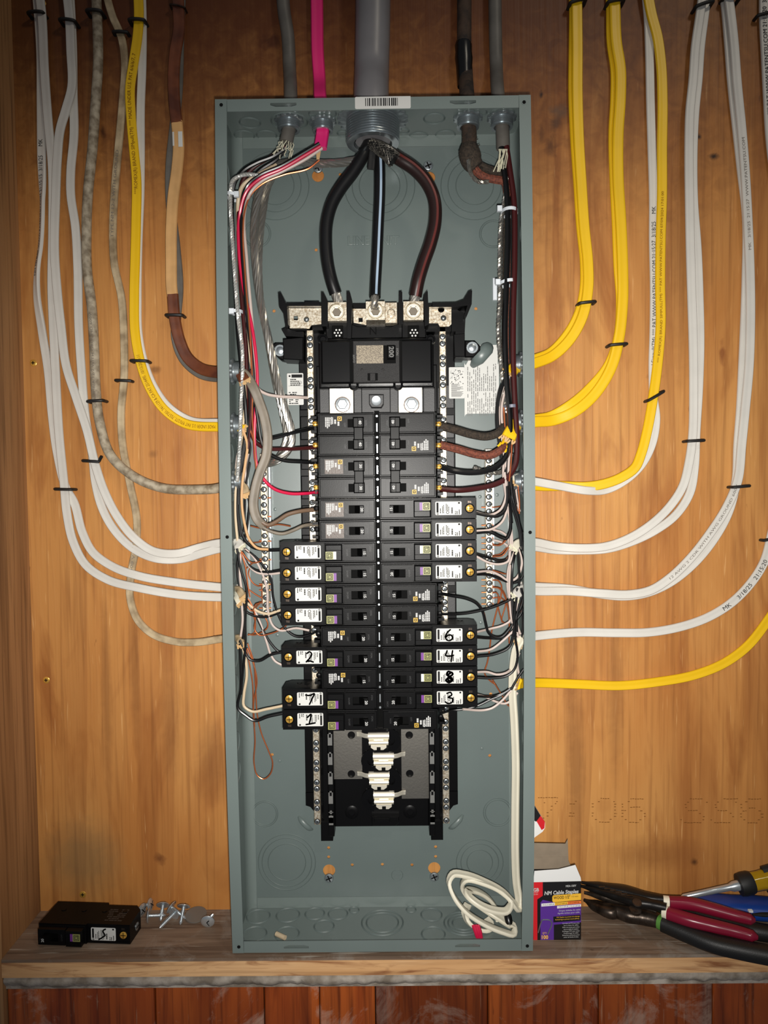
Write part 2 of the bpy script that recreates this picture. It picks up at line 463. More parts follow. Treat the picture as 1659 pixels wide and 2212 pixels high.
sillm = wood('dirty_sill', S(88, 68, 54), S(122, 100, 82), S(150, 128, 108), rough=.7, grain='x', blot=.7, streak=.7, fleck=.7, F1=(20, 2), F2=(40, 3), DR=(.52, .66), DS=16.0, dirt=S(156, 148, 138), dirtamt=.5, marks=(190, 180, 165))
edgem = wood('sawn_edge', S(146, 92, 56), S(216, 164, 110), S(236, 190, 138), rough=.6, grain='x', F1=(30, 4), F2=(70, 9), blot=.95, streak=.35, fleck=.3, wav=.2, marks=(240, 205, 160))
plankm = wood('varnished_board', S(80, 28, 10), S(134, 56, 20), S(176, 88, 34), rough=.33, blot=.7, streak=.7, fleck=.35, rand=.40, F1=(14, 2), F2=(30, 2), DR=(.54, .66), DS=11.0, dirt=S(196, 168, 150), dirtamt=.6, coat=.3, marks=(200, 170, 140))
mortar = plain('grey_filler', S(128, 116, 102), .85, bump=1.0, bscale=220, var=.35, vscale=45, vcol=S(184, 174, 162))
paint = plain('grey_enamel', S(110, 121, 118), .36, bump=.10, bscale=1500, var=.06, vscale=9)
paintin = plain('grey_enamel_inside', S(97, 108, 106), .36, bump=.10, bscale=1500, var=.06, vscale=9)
dark = plain('dark_hole', S(18, 18, 18), .9, spec=.1)
blk = plain('black_plastic', S(10, 10, 11), .36, spec=.14, bump=.05, bscale=700)
blkg = plain('gloss_black_plastic', S(9, 9, 10), .24, spec=.26)
blkh = plain('handle_black', S(9, 9, 9), .42, spec=.14)
blkt = plain('textured_black_plastic', S(30, 29, 29), .5, spec=.3, bump=.7, bscale=1600)
blkm = plain('matt_black', S(6, 6, 6), .7, spec=.08)
gpl = plain('dark_grey_plastic', S(44, 44, 45), .5, bump=.2, bscale=900)
zinc = plain('zinc', S(172, 180, 184), .3, .85, bump=.1, bscale=900)
steel = plain('bright_steel', S(205, 212, 216), .24, .75)
tin = plain('tin_plate', S(226, 218, 200), .36, .7, bump=.2, bscale=700, var=.25, vscale=380, vcol=S(168, 150, 124))
tinp = plain('polished_tin', S(245, 238, 220), .42, .75)
busm = plain('dull_tin', S(150, 146, 138), .38, 1.0, bump=.15, bscale=400)
alu = plain('bare_aluminium', S(190, 186, 178), .26, .88)
brass = plain('brass', S(232, 180, 80), .28, .6)
copper = plain('bare_copper', S(206, 116, 72), .28, .7)
socket = plain('socket_shade', S(120, 112, 100), .4, .7)
foil = plain('foil_strand', S(206, 206, 202), .28, .6)
wblack = plain('black_insulation', S(15, 15, 16), .30)
wwhite = plain('white_insulation', S(190, 174, 166), .42)
wcream = plain('cream_insulation', S(198, 178, 148), .45)
wtan = plain('tan_insulation', S(200, 158, 112), .45)
wred = plain('pink_red_insulation', S(196, 24, 66), .32)
wmar = plain('maroon_insulation', S(62, 22, 22), .32)
wbrown = plain('brown_insulation', S(110, 88, 70), .42)
wgrey = plain('grey_insulation', S(122, 112, 98), .48, var=.25, vscale=60)
rust = plain('rust_cloth', S(118, 62, 44), .85, bump=1.0, bscale=420, var=.45, vscale=420, vcol=S(78, 40, 30))
dcloth = plain('dark_cloth', S(58, 48, 38), .9, bump=1.0, bscale=420, var=.45, vscale=420, vcol=S(32, 26, 20))
shw = plain('white_sheath', S(210, 206, 198), .42, var=.06, vscale=30)
shwo = plain('warm_white_sheath', S(222, 216, 196), .42, var=.05, vscale=30)
shy = plain('yellow_sheath', S(232, 186, 20), .42, var=.05, vscale=25)
shp = plain('pink_sheath', S(216, 38, 112), .42)
shg = plain('old_grey_sheath', S(176, 164, 142), .6, var=.45, vscale=110, vcol=S(120, 106, 86))
sht = plain('old_tan_sheath', S(190, 170, 136), .6, var=.45, vscale=50, vcol=S(132, 112, 84))
shbr = plain('brown_sheath', S(112, 60, 34), .5, var=.35, vscale=35, vcol=S(78, 38, 22))
shtan = plain('tan_sheath', S(204, 158, 102), .55, var=.2, vscale=35)
shdg = plain('dark_grey_sheath', S(98, 94, 88), .5, var=.25, vscale=40)
shtp = plain('tarred_cloth_sheath', S(64, 48, 36), .8, bump=.9, bscale=300, var=.5, vscale=80, vcol=S(28, 22, 18))
serv = plain('grey_service_jacket', S(118, 116, 118), .38, var=.12, vscale=25)
mid = plain('black_conductor', S(16, 16, 17), .33)
midr = plain('brown_black_conductor', S(34, 20, 18), .33)
stripe = plain('blue_grey_stripe', S(150, 170, 190), .4)
redstripe = plain('dark_red_stripe', S(86, 30, 26), .4)
braid = plain('black_braid', S(18, 18, 18), .5)
braidw = plain('braid_wire', S(120, 116, 108), .3, .6, var=.8, vscale=300, vcol=S(24, 24, 24))
fibre = plain('pale_fibre', S(206, 202, 178), .8, bump=.6, bscale=600)
kraft = plain('kraft_paper', S(196, 160, 112), .8, bump=.4, bscale=300)
nylon = plain('white_nylon', S(214, 220, 226), .35)
gnylon = plain('grey_nylon', S(112, 114, 128), .4)
paper = plain('white_label', S(200, 200, 196), .55)
paperg = plain('grey_label', S(206, 206, 204), .55)
ink = plain('black_ink', S(22, 22, 22), .7, spec=.2)
inkb = plain('faded_ink', S(112, 104, 96), .7, spec=.2)
inkbr = plain('brown_ink', S(112, 70, 30), .8, spec=.1)
marker = plain('marker_ink', S(8, 8, 10), .8, spec=.1)
wink = plain('white_ink', S(190, 190, 188), .6)
gink = plain('grey_ink', S(104, 104, 102), .6)
yink = plain('amber_ink', S(240, 186, 60), .6)
olive = plain('olive_badge', S(142, 142, 84), .45)
ylogo = plain('yellow_badge', S(190, 154, 54), .5)
purple = plain('purple_strip', S(104, 44, 128), .45)
whitep = plain('white_strip', S(205, 205, 200), .45)
printpl = plain('print_plate_sheen', S(92, 82, 76), .4, spec=.25, bump=.3, bscale=500)  # black plate with a light reflection mixed into its base colour
speck = plain('speckled_plate', S(150, 138, 116), .5, var=.8, vscale=1100, vcol=S(70, 58, 46))
cred = plain('red_card', S(206, 26, 36), .5); cblk = plain('black_card', S(20, 18, 20), .45); cwht = plain('white_card', S(230, 230, 228), .6)
cpur = plain('purple_card', S(86, 44, 142), .5); cyel = plain('amber_card', S(240, 186, 56), .5); corg = plain('orange_card', S(236, 120, 50), .5)
ccard = plain('grey_board', S(138, 124, 106), .8, var=.15, vscale=60)
grip = plain('maroon_grip', S(122, 18, 44), .28); gripb = plain('black_grip', S(20, 20, 20), .5, bump=.3, bscale=900)
gmet = plain('gunmetal', S(84, 74, 66), .36, .8, bump=.3, bscale=300, var=.4, vscale=90, vcol=S(50, 42, 36))
bmet = plain('black_oxide', S(30, 28, 27), .38, .5, bump=.2, bscale=300)
green = plain('green_band', S(86, 138, 60), .5); cream = plain('cream_band', S(232, 224, 202), .5)
blue = plain('blue_grip', S(22, 62, 142), .38); rubber = plain('black_rubber', S(22, 22, 22), .55)
amber = plain('clear_amber_handle', S(190, 150, 20), .12); amber.node_tree.nodes['Principled BSDF'].inputs['Transmission Weight'].default_value = .35
slug = plain('grey_slug', S(124, 118, 110), .6, .3)
black_tape = plain('black_tape', S(14, 14, 14), .3)

# ================================================================== the setting
SZ = -0.5068            # top of the sill
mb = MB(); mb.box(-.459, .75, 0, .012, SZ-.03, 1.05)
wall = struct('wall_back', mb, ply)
mb = MB(); mb.box(-.90, -.4592, -.099, .012, -.78, 1.05, 0, .002)
mb.box(-.90, -.4592, .0121, .02, -.78, 1.05)
stud = struct('trim_1', mb, studm); stud['label'] = 'rough brown timber stud standing at the left of the plywood'
mb = MB(); n = 60
top = []; x0, x1 = -.4590, .75
mb.box(x0, x1, -.0990, 0, SZ-.004, SZ)
sill = struct('trim_2', mb, sillm); sill['label'] = 'dirty wooden sill under the panel with a pale sawn front edge'
mb = MB()
for i in range(n):     # front edge, a little rough along its arris
    pass
mb.box(x0, x1, -.0992, -.001, SZ-.0225, SZ-.0041)
part('front_edge', mb, edgem, sill, 'pale sawn front edge')
# crumbly filler strip under the sill: a lumpy bead
mb = MB(); rg = random.Random(3); xs = []
x = x0
while x < x1: xs.append(x); x += .0045
vs = []; fs = []; k = 7
lump = 0
for i, x in enumerate(xs):
    lump = lump*.8+rg.uniform(-.0011, .0011)
    for j in range(k):
        t = j/(k-1); z = SZ-.0222-t*(.0165+lump*1.2); y = -.0935-math.sin(t*PI)*(.0045+lump+rg.uniform(-.0005, .0005))+.002*t
        vs.append((x, y, z))
for i in range(len(xs)-1):
    for j in range(k-1): fs.append((i*k+j, i*k+j+1, (i+1)*k+j+1, (i+1)*k+j))
mb.add(vs, fs); mb.box(x0, x1, -.091, -.002, SZ-.042, SZ-.0222)
fil = struct('trim_3', mb, mortar, True); fil['label'] = 'rough grey filler strip between the sill and the boards below'
# vertical boards below
mb = MB(); mb.box(x0, x1, -.074, -.004, -.80, SZ-.04)
lower = struct('wall_lower', mb, blkm)
seams = [20, 335, 570, 690, 811, 1054, 1293, 1540, 1790]
for i in range(len(seams)-1):
    a = U(seams[i], 2160, -.09).x; b = U(seams[i+1], 2160, -.09).x
    if i == 0: a = x0
    mb = MB(); dy = rg.uniform(-.001, .001)
    mb.box(a+.0006, b-.0006, -.0900+dy, -.0741, -.80, SZ-.0385, 0, .0016)
    o = part('plank', mb, plankm, lower)
# screws in the plywood
for px, py in ((72, 784), (100, 1469), (179, 1932), (92, 8)):
    c = U(px, py, 0); m = MB(); m.lathe((c.x, .0002, c.z), (0, -1, 0), [(0, .0045), (.0006, .0045), (.0011, .0036)], 16, 0)
    m.box(c.x-.0022, c.x+.0022, -.00125, -.0009, c.z-.0005, c.z+.0005, 1); m.box(c.x-.0005, c.x+.0005, -.00125, -.0009, c.z-.0022, c.z+.0022, 1)
    part('screw', m, [brass, dark], wall)
# dot-matrix stamp burned on the plywood, low right
mb = MB()
def dash(px0, px1, py, dy=1.1):
    p = px0
    while p < px1-1:
        L = min(rg.uniform(3, 6), px1-p)
        a = U(p, py+rg.uniform(-.5, .5), -.0002); b = U(p+L, py, -.0002); h = .0004*dy
        mb.add([(a.x, a.y, a.z-h), (b.x, a.y, a.z-h), (b.x, a.y, a.z+h), (a.x, a.y, a.z+h)], [(0,1,2,3)]); p += L+rg.uniform(.8, 1.8)
def Z(px, py): return (1150+px/3.26, 1700+py/3.26)
def bars(lst):
    for (xa, xb, y) in lst: dash(Z(xa, y)[0], Z(xb, y)[0], Z(xa, y)[1])
bars([(40, 180, 76), (80, 90, 110), (168, 186, 102), (158, 172, 118), (130, 150, 136), (126, 144, 160), (100, 114, 180), (100, 114, 204), (70, 84, 220),
      (262, 300, 120), (300, 314, 102), (260, 298, 184), (256, 296, 206), (418, 432, 120), (418, 432, 140), (418, 432, 185), (418, 430, 204), (462, 478, 104), (480, 545, 81), (570, 582, 104), (576, 592, 122), (576, 594, 138), (576, 594, 164), (576, 596, 186), (574, 590, 208), (544, 560, 228), (470, 545, 248), (440, 455, 228),
      (690, 785, 84), (672, 686, 104), (628, 642, 122), (630, 646, 140), (688, 760, 143), (626, 665, 166), (628, 642, 186), (626, 642, 208), (650, 664, 230), (680, 750, 250), (754, 768, 230), (786, 798, 208), (784, 798, 188), (758, 775, 168),
      (1108, 1205, 84), (1090, 1104, 107), (1072, 1088, 124), (1076, 1092, 144), (1096, 1170, 166), (1174, 1190, 186), (1200, 1214, 210), (1198, 1210, 232), (1068, 1195, 251), (1042, 1056, 232), (1222, 1236, 107),
      (1345, 1450, 84), (1300, 1314, 107), (1284, 1300, 126), (1286, 1300, 143), (1304, 1372, 167), (1390, 1404, 186), (1408, 1420, 210), (1280, 1394, 251), (1254, 1268, 232), (1428, 1442, 107),
      (1520, 1616, 85), (1498, 1518, 106), (1464, 1480, 124), (1466, 1482, 146), (1524, 1570, 147), (1480, 1508, 170), (1592, 1612, 170), (1462, 1478, 188), (1464, 1478, 212), (1608, 1632, 190), (1612, 1632, 212), (1486, 1500, 232), (1588, 1602, 231), (1516, 1585, 252)])
part('stamp_printing', mb, inkbr, wall, 'faint dot-matrix lettering')

# ================================================================== the steel enclosure
W, H, D = .181, .5035, .0953
def bulge(z): return .0042*(1-(z/H)**2)
box = thing('panel_enclosure', 'open grey steel electrical panel box screwed to the plywood', 'electrical panel', (0, 0, -H))
# back sheet with its screw slots cut through to the wood
holes = []; hs = []
def bp(px, py): q = U(px, py, -.0035); return q.x, q.z
for px, py, r in ((687, 380, .0078), (927, 384, .0078), (711, 1880, .0082), (938, 1875, .0082)):
    x, z = bp(px, py); holes.append(disc(x, z, r, 18))
small = [(735, 377), (1028, 1667)]
small = [(735, 377), (683, 540), (592, 672), (1028, 667), (588, 1630), (582, 1328), (1058, 1632), (710, 1831), (710, 1851), (941, 1829), (941, 1850), (826, 1867), (890, 1868), (761, 1868), (1072, 1003), (1060, 1499), (584, 1333)]
for px, py in small:
    x, z = bp(px, py); holes.append(disc(x, z, .0021, 10))
mb = plate(MB(), rect(-W+.001, W-.001, -H+.001, H-.001), holes, -.0040, -.0026)
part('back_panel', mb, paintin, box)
def sidewall(s):
    mb = MB(); n = 30
    def row(f): return [f(-H+2*H*i/n) for i in range(n+1)]
    # wall with thickness, running front to back, with a coved corner, bulging a little
    prof = [(-.0026, .0), (-.0026, .0015), (-.006, .0015), (-D, .0015), (-D, 0), (-.006, 0)]
    rows = []
    for i in range(n+1):
        z = -H+2*H*i/n; bx = bulge(z)
        rows.append([(s*(W+bx*min(1, (-y)/D*1.1)-o), y, z) for (y, o) in [(-.0026, 0), (-D, 0), (-D, .0135), (-D+.0015, .0135), (-D+.0015, .0016), (-.0185, .0016), (-.0180, .0016), (-.0120, .0024), (-.0072, .0052), (-.0050, .0092), (-.0044, .0130), (-.0026, .0130)]])
    k = len(rows[0]); vs = [p for r_ in rows for p in r_]; fs = []
    for i in range(n):
        for j in range(k): fs.append((i*k+j, i*k+(j+1) % k, (i+1)*k+(j+1) % k, (i+1)*k+j))
    fs.append(list(range(k))); fs.append(list(range(n*k, n*k+k)))
    mb.add(vs, fs); return part('side_panel', mb, paint, box)
sl = sidewall(-1); sr = sidewall(1)
def endwall(s):
    mb = MB(); z = s*H
    mb.box(-W+.0017, W-.0017, -D+.0006, -.0027, z, z-s*.0015)
    mb.box(-W+.0140, W-.0140, -.0055, -.0041, z-s*.0016, z-s*.0155)        # lap on the back sheet
    slots = []
    for px in ((612, 1000) if s > 0 else (640, 1010)):
        xx = U(px, 229 if s > 0 else 2043, -D).x
        slots.append([(xx-.0150, z-s*.0074), (xx-.0150, z-s*.0050), (xx+.0150, z-s*.0050), (xx+.0150, z-s*.0078), (xx+.009, z-s*.0092), (xx-.009, z-s*.0092)])
    pl = MB(); plate(pl, rect(-W+.0137, W-.0137, min(z-s*.0002, z-s*.0140), max(z-s*.0002, z-s*.0140)), slots, -D+.0002, -D+.0016)
    mb.add(pl.v, pl.f)
    o = part('end_panel', mb, paint, box)
    if s > 0:
        m2 = MB()
        for i, zz in enumerate((-.0105, .0110)): pass
    return o
et = endwall(1); eb = endwall(-1)
# corner and mid screws of the flanges
sm = MB(); sm.lathe((0, 0, 0), (0, -1, 0), [(0, .0030), (.0004, .0030)], 14, 0); sm.lathe((0, -.0005, 0), (0, -1, 0), [(0, .0021), (.0002, .0019)], 12, 1)
hole_me = mesh('screw_hole', sm, [paint, dark])
for px, py in ((478, 227), (1132, 221), (491, 1160), (1145, 1150), (516, 2045), (1139, 2043)):
    q = U(px, py, -D); inst('screw_hole', hole_me, box, (q.x, -D, q.z+H))
# embossed knockout rings: back
def ko(rings, nrm=(0, -1, 0), t=.0007):
    if abs(nrm[1]) < .5: t = .0011
    m = MB()
    for (c, r) in rings: m.ring(c, nrm, r, t, 34)
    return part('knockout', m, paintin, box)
for px, py, rr in ((595, 402, (.024, .033, .043)), (820, 402, (.026, .035, .045)), (1025, 402, (.024, .034, .043)), (556, 506, (.0155, .0175)), (1065, 506, (.0155, .0175)),
                   (572, 1757, (.0155, .0175)), (620, 1862, (.025, .033, .038)), (1075, 1754, (.0165, .019)), (1036, 1862, (.017, .025, .031))):
    x, z = bp(px, py); ko([((x, -.0040, z), r) for r in rr])
# on the top and bottom ends
def on_end(px, py, s): return UZ(px, py, s*(H-.0016))
for px, py, rr in ((540, 265, .0125), (528, 292, .0125), (576, 292, .0125), (625, 262, .022), (697, 245, .016), (740, 288, .0065), (872, 283, .0065), (904, 296, .0125), (938, 256, .0125), (962, 292, .0125), (1026, 243, .014), (1085, 244, .014)):
    q = on_end(px, py, 1); ko([((q.x, q.y, q.z), rr)], (0, 0, -1))
for px, py, rr in ((558, 1980, (.0150,)), (622, 1977, (.0150,)), (680, 1974, (.0125,)), (730, 1974, (.0125,)), (765, 1966, (.0062,)), (700, 2001, (.0125,)), (550, 2018, (.0150,)), (620, 2018, (.0150,)),
                   (826, 1993, (.0205, .0265)), (888, 1965, (.0062,)), (932, 1976, (.0135,)), (936, 2018, (.0145,)), (1000, 1995, (.0135, .0190, .0240))):
    q = on_end(px, py, -1); ko([((q.x, q.y, q.z), r) for r in rr], (0, 0, 1))
# on the sides, big vertical circles
for z in (.44, .365, -.02, -.05, -.09, -.155, -.19, -.225, -.262, -.30, .10, .052):
    ko([((-W-bulge(z)*.6+.0019, -.048, z), .0125)], (1, 0, 0)); ko([((W+bulge(z)*.6-.0019, -.048, z), .0125)], (-1, 0, 0))
# embossed words and earth mark
m = MB(); q = U(806, 520, -.0042)
vs_, fs_ = glyphs('LINE UNIT', 0, 0, .055); L_ = max(v[0] for v in vs_)-min(v[0] for v in vs_)
m.add([(q.x+v[0]*.066/L_, -.0040-v[2]*.0150, q.z+v[1]*.0150) for v in vs_], fs_)
part('embossed_lettering', m, paintin, box)
m = MB(); q = U(858, 1890, -.0040); m.ring((q.x, -.0040, q.z), (0, -1, 0), .0075, .0004, 22)
for dz, hw in ((.0, .006), (-.0022, .0042), (-.0042, .0025)): m.box(q.x-hw, q.x+hw, -.0045, -.0040, q.z+dz-.0004, q.z+dz+.0004)
part('earth_mark', m, paintin, box)
# mounting screws of the box
def panhead(r, h, slot=.62, dep=.0003):
    m = MB(); m.lathe((0, 0, 0), (0, -1, 0), [(0, r), (h*.5, r), (h*.85, r*.92), (h, r*.74)], 16, 0)
    for a in (.4, .4+PI/2):
        c, s_ = math.cos(a)*r*slot, math.sin(a)*r*slot; t = r*.13
        nx, nz = -math.sin(a)*t, math.cos(a)*t; y = -h-.00012; e_ = 0
        m.add([(c+nx, y+e_, s_+nz), (c-nx, y+e_, s_-nz), (nx*-1, y, -nz), (nx, y, nz)], [(0,1,2,3)], 1)
        m.add([(-c+nx, y+e_, -s_+nz), (-c-nx, y+e_, -s_-nz), (nx*-1, y, -nz), (nx, y, nz)], [(0,1,2,3)], 1)
    return m
mount_me = mesh('mounting_screw', panhead(.0062, .0026, .72), [zinc, dark])
for px, py in ((687, 364), (925, 359), (711, 1896), (938, 1893)):
    q = U(px, py, -.004); inst('mounting_screw', mount_me, box, (q.x, -.0042, q.z+H))
rivet_me = mesh('rivet', MB().lathe((0, 0, 0), (0, -1, 0), [(0, .0022), (.0006, .0019), (.0009, .0009)], 10), paintin)
for px, py in ((594, 1100), (1037, 1073), (1074, 1069), (599, 1372), (604, 1644), (1039, 1345), (1041, 1617), (528, 1493)):
    q = U(px, py, -.004); inst('rivet', rivet_me, box, (q.x, -.0040, q.z+H))
# pressed grey tabs standing out of the back sheet
def tabpress(px, py, L, wd, ang, lift):
    q = U(px, py, -.004); m = MB(); ca, sa = math.cos(ang), math.sin(ang)
    pts = []
    for i in range(9):
        t = i/8; u = (t-.5)*L; pts.append(Vector((q.x+ca*u, -.0035-lift*math.sin(PI*t)**.5, q.z+sa*u)))
    m.sweep(frames(pts), [(wd/2*math.cos(2*PI*i/14), wd*.28*math.sin(2*PI*i/14)) for i in range(14)], scale=lambda t: max(.25, min(1, 5.5*t*(1-t)))**.6); return part('pressed_tab', m, paintin, box)
tabpress(1040, 768, .036, .017, math.radians(48), .017); tabpress(605, 765, .020, .010, math.radians(-60), .009)
tabpress(660, 1778, .026, .007, math.radians(-45), .006); tabpress(985, 1775, .026, .007, math.radians(45), .006)
# stickers
def sticker(name, px0, py0, px1, py1, Y, mat, r=.002, label=None, skew=0):
    a = U(px0, py1, Y); b = U(px1, py0, Y); m = MB(); m.prism(rrect(a.x, b.x, a.z, b.z, r), Y-.0002, Y); return part(name, m, mat, box, label), a, b
# bar code label folded over the top flange
a = U(767, 236, -D); b = U(887, 207, -D); m = MB()
m.prism(rrect(a.x, b.x, a.z, H+.0002, .0015), -D-.0004, -D-.0001); m.box(a.x+.006, b.x, -D-.0002, -D+.022, H+.0001, H+.0004)
bl = part('bar_code_label', m, paper, box, 'white bar code label folded over the top edge')
m = MB(); xx = U(789, 220, -D).x; zt = U(830, 212, -D).z; zb = U(830, 229, -D).z; rg = random.Random(11); xe = U(860, 220, -D).x
while xx < xe:
    t = rg.choice((.0005, .0009, .0014)); m.box(xx, xx+t, -D-.00055, -D-.0004, zb, zt); xx += t+rg.choice((.0006, .0010, .0014))
part('bar_code', m, ink, bl)
# wiring instructions, scratched label, main label
st, a, b = sticker('instruction_label', 1003, 893, 1078, 790, -.0044, paper, .004, 'large white instruction label printed in vertical columns')
a2 = U(1000, 800, -.0042); b2 = U(1075, 745, -.0042)
m = MB(); mx = (a.x+b.x)/2; mz = (a.z+b.z)/2
fineprint(m, a.x+.003, b.x-.003, mz+.002, b.z-.003, -.0047, 15, True, .93, 5, th=.38); fineprint(m, a.x+.003, b.x-.003, a.z+.003, mz-.002, -.0047, 15, True, .93, 6, th=.38)
part('printing', m, gink, st)
m = MB(); m.prism([(a2.x, a2.z), (b2.x, a2.z), (b2.x, b2.z), (a2.x+.018, b2.z)], -.0043, -.0041); part('blank_label', m, paper, box, 'plain white label behind the instruction label')

# ================================================================== inner assembly of the panel
asm = thing('busbar_assembly', 'black plastic bus bar assembly with tin plated bars inside the grey panel', 'bus bar assembly', (0, -.0045, -.40))
def X(px, py, Y): return U(px, py, Y).x
def Zz(px, py, Y): return U(px, py, Y).z
def pbox(m, x0, y0, x1, y1, Yf, Yb, mi=0, b=0.0):
    ym = (y0+y1)/2; xm = (x0+x1)/2
    m.box(X(x0, ym, Yf), X(x1, ym, Yf), Yf, Yb, Zz(xm, y1, Yf), Zz(xm, y0, Yf), mi, b); return m
def ppoly(m, pts, Yf, Yb, mi=0, bev=0.0):
    m.prism([(U(p[0], p[1], Yf).x, U(p[0], p[1], Yf).z) for p in pts], Yf, Yb, 'y', mi, bev); return m
ztop = Zz(811, 705, -.014); zbot = Zz(811, 1785, -.012)
m = MB()
m.box(-.0615, .0615, -.0125, -.0045, zbot, ztop, 0, .001)                    # base
m.box(-.100, -.0615, -.0105, -.0048, zbot+.045, ztop, 0, .001); m.box(.0615, .100, -.0105, -.0048, zbot+.045, ztop, 0, .001)
m.prism([(-.100, zbot+.045), (-.0615, zbot+.045), (-.0615, zbot+.006), (-.078, zbot+.006), (-.094, zbot+.026), (-.100, zbot+.028)], -.0105, -.0048)
m.prism([(.100, zbot+.045), (.0615, zbot+.045), (.0615, zbot+.006), (.078, zbot+.006), (.094, zbot+.026), (.100, zbot+.028)], -.0105, -.0048)
part('base_tray', m, blk, asm)
for s in (-1, 1):
    m = MB(); m.box(s*.0615, s*.0690, -.0270, -.0046, zbot-.006, ztop-.05, 0, .001); m.box(s*.0690, s*.0765, -.0190, -.0046, zbot-.010, ztop-.05, 0, .001)
    m.box(s*.0640, s*.0795, -.0215, -.0046, zbot-.0150, zbot+.012, 0, .0015)
    part('side_rail', m, blk, asm)
    # outward wing plates with steps
    m = MB(); z = ztop-.075
    for i in range(9):
        m.box(s*.0775, s*.0985, -.0140-.002*(i % 2), -.0106, z-.030, z, 0, .001); z -= .038
    part('wing_plate', m, gpl if s > 0 else blk, asm)
    # breaker hooks on the rails, seen at the bare bottom end
    for k in range(6):
        py = 1600+k*42 if k < 5 else 1772
        zz = Zz(706, py, -.027); m = MB(); x = s*.0655
        m.box(x-.0028, x+.0028, -.0278, -.0270, zz-.006, zz+.004, 0); m.box(x-.0028, x-.0014, -.0282, -.0270, zz+.004, zz+.0105, 0); m.box(x+.0014, x+.0028, -.0282, -.0270, zz+.004, zz+.0105, 0)
        m.box(x-.0028, x+.0028, -.0282, -.0270, zz+.009, zz+.0105, 0)
        part('rail_hook', m, gink, asm)
# neutral bars: white tin bars down both sides, with their screws
_tm = panhead(.0030, .0016, .74); _tm.lathe((0, .0002, 0), (0, -1, 0), [(0, .0038), (.0003, .0038)], 16, 1)
term_me = mesh('terminal_screw', _tm, [zinc, dark])
nb = []
for s in (-1, 1):
    m = MB(); zt = Zz(665, 703, -.030); zb = Zz(680, 1782, -.030)
    m.box(s*.0790, s*.0872, -.0300, -.0205, zb, zt, 0, .0008)
    b = part('neutral_bar', m, tin, asm, 'tin plated terminal bar'); nb.append(b)
    z = zt-.016; i = 0
    while z > zb+.004:
        inst('terminal_screw', term_me, b, (s*.0831, -.0300+.0045, z+.40), rot=(0, rnd.uniform(0, 3), 0)); z -= .0085 if i % 2 == 0 else .0172; i += 1
    m = MB(); z = zt-.07
    while z > zb: m.box(s*.078, s*.088, -.0204, -.0106, z-.008, z, 0); z -= .05
    part('bar_support', m, blk, asm)
# bus plates and stabs
m = MB(); pl = rect(X(712, 1630, -.016), X(782, 1630, -.016), Zz(745, 1683, -.016), .13)
plate(m, pl, [disc(X(759, 1588, -.016), Zz(759, 1588, -.016), .0050, 16), disc(X(759, 1672, -.016), Zz(759, 1672, -.016), .0050, 16)], -.0160, -.0127); part('bus_plate', m, busm, asm, 'bare grey bus plate, left')
m = MB(); pl = rect(X(867, 1630, -.016), X(929, 1630, -.016), Zz(898, 1725, -.016), .13)
plate(m, pl, [disc(X(884, 1588, -.016), Zz(884, 1588, -.016), .0050, 16), disc(X(885, 1671, -.016), Zz(885, 1671, -.016), .0050, 16)], -.0160, -.0127); part('bus_plate', m, busm, asm, 'bare grey bus plate, right')
m = MB()
for px, py in ((760, 1755), (886, 1754)): q = U(px, py, -.0127); m.lathe((q.x, -.0125, q.z), (0, -1, 0), [(0, .009), (.0006, .008), (.0010, .0045), (.0002, .0042)], 18)
ppoly(m, [(803, 1764), (862, 1764), (862, 1778), (855, 1785), (803, 1785)], -.022, -.0046, 0, .001); ppoly(m, [(808, 1768), (842, 1768), (842, 1776), (808, 1776)], -.026, -.022, 0, .001)
part('foot_clip', m, blk, asm)
PITCH_R = .02566; Z0 = .1328
def stab(zc, s, vis=True):
    # bent tin stab with arched barrier behind it; s = side its leg comes from
    m = MB(); cx = s*.0030
    def arch(xa, xb, z1, z0, y0, lift):
        pts = []
        for i in range(9):
            t = i/8; pts.append((y0-lift*math.sin(PI*(.12+.76*t)), z1+(z0-z1)*t))
        pts += [(y0+.002, z0), (y0+.002, z1)]
        m.prism(pts, xa, xb, 'x')
    arch(cx-.0135, cx+.0135, zc+.0098, zc+.0010, -.0235, .0040); arch(cx-.0125, cx+.0125, zc+.0006, zc-.0056, -.0250, .0032)
    m.prism([(cx-.010, zc-.0052), (cx+.010, zc-.0052), (cx+.010, zc-.0085), (cx+.006, zc-.0115), (cx+.0025, zc-.0115), (cx+.0025, zc-.0078), (cx-.0025, zc-.0078), (cx-.0025, zc-.0115), (cx-.006, zc-.0115), (cx-.010, zc-.0085)], -.0270, -.0240)
    m.sweep(frames([Vector((s*.0310, -.0165, zc+.0055)), Vector((s*.0265, -.018, zc+.0058)), Vector((s*.021, -.024, zc+.0062)), Vector((s*.0145, -.0260, zc+.006))]), flatprof(.0060, .0016))
    m.box(cx-.006, cx+.006, -.0250, -.0126, zc-.005, zc+.005)
    o = part('bus_stab', m, tinp, asm)
    if vis:
        b = MB(); pts = []
        for i in range(13):
            a = PI*i/12; pts.append(Vector((cx-s*(.0125+.0125*math.sin(a)), -.0215, zc-.001+.0115*math.cos(a))))
        b.sweep(frames(pts), [(-.004, -.0010), (.004, -.0010), (.004, .0010), (-.004, .0010)])
        b.box(cx-s*.023, cx-s*.010, -.0180, -.0126, zc-.008, zc+.009, 0, .001)
        part('stab_barrier', b, blkg, asm)
for k in range(19):
    zc = Z0-(k+.0)*PITCH_R
    if k < 15: stab(zc, -1 if k % 2 else 1, False)
for py, s in ((1601, -1), (1645, 1), (1687, -1), (1729, 1)): stab(Zz(822, py, -.027), s)
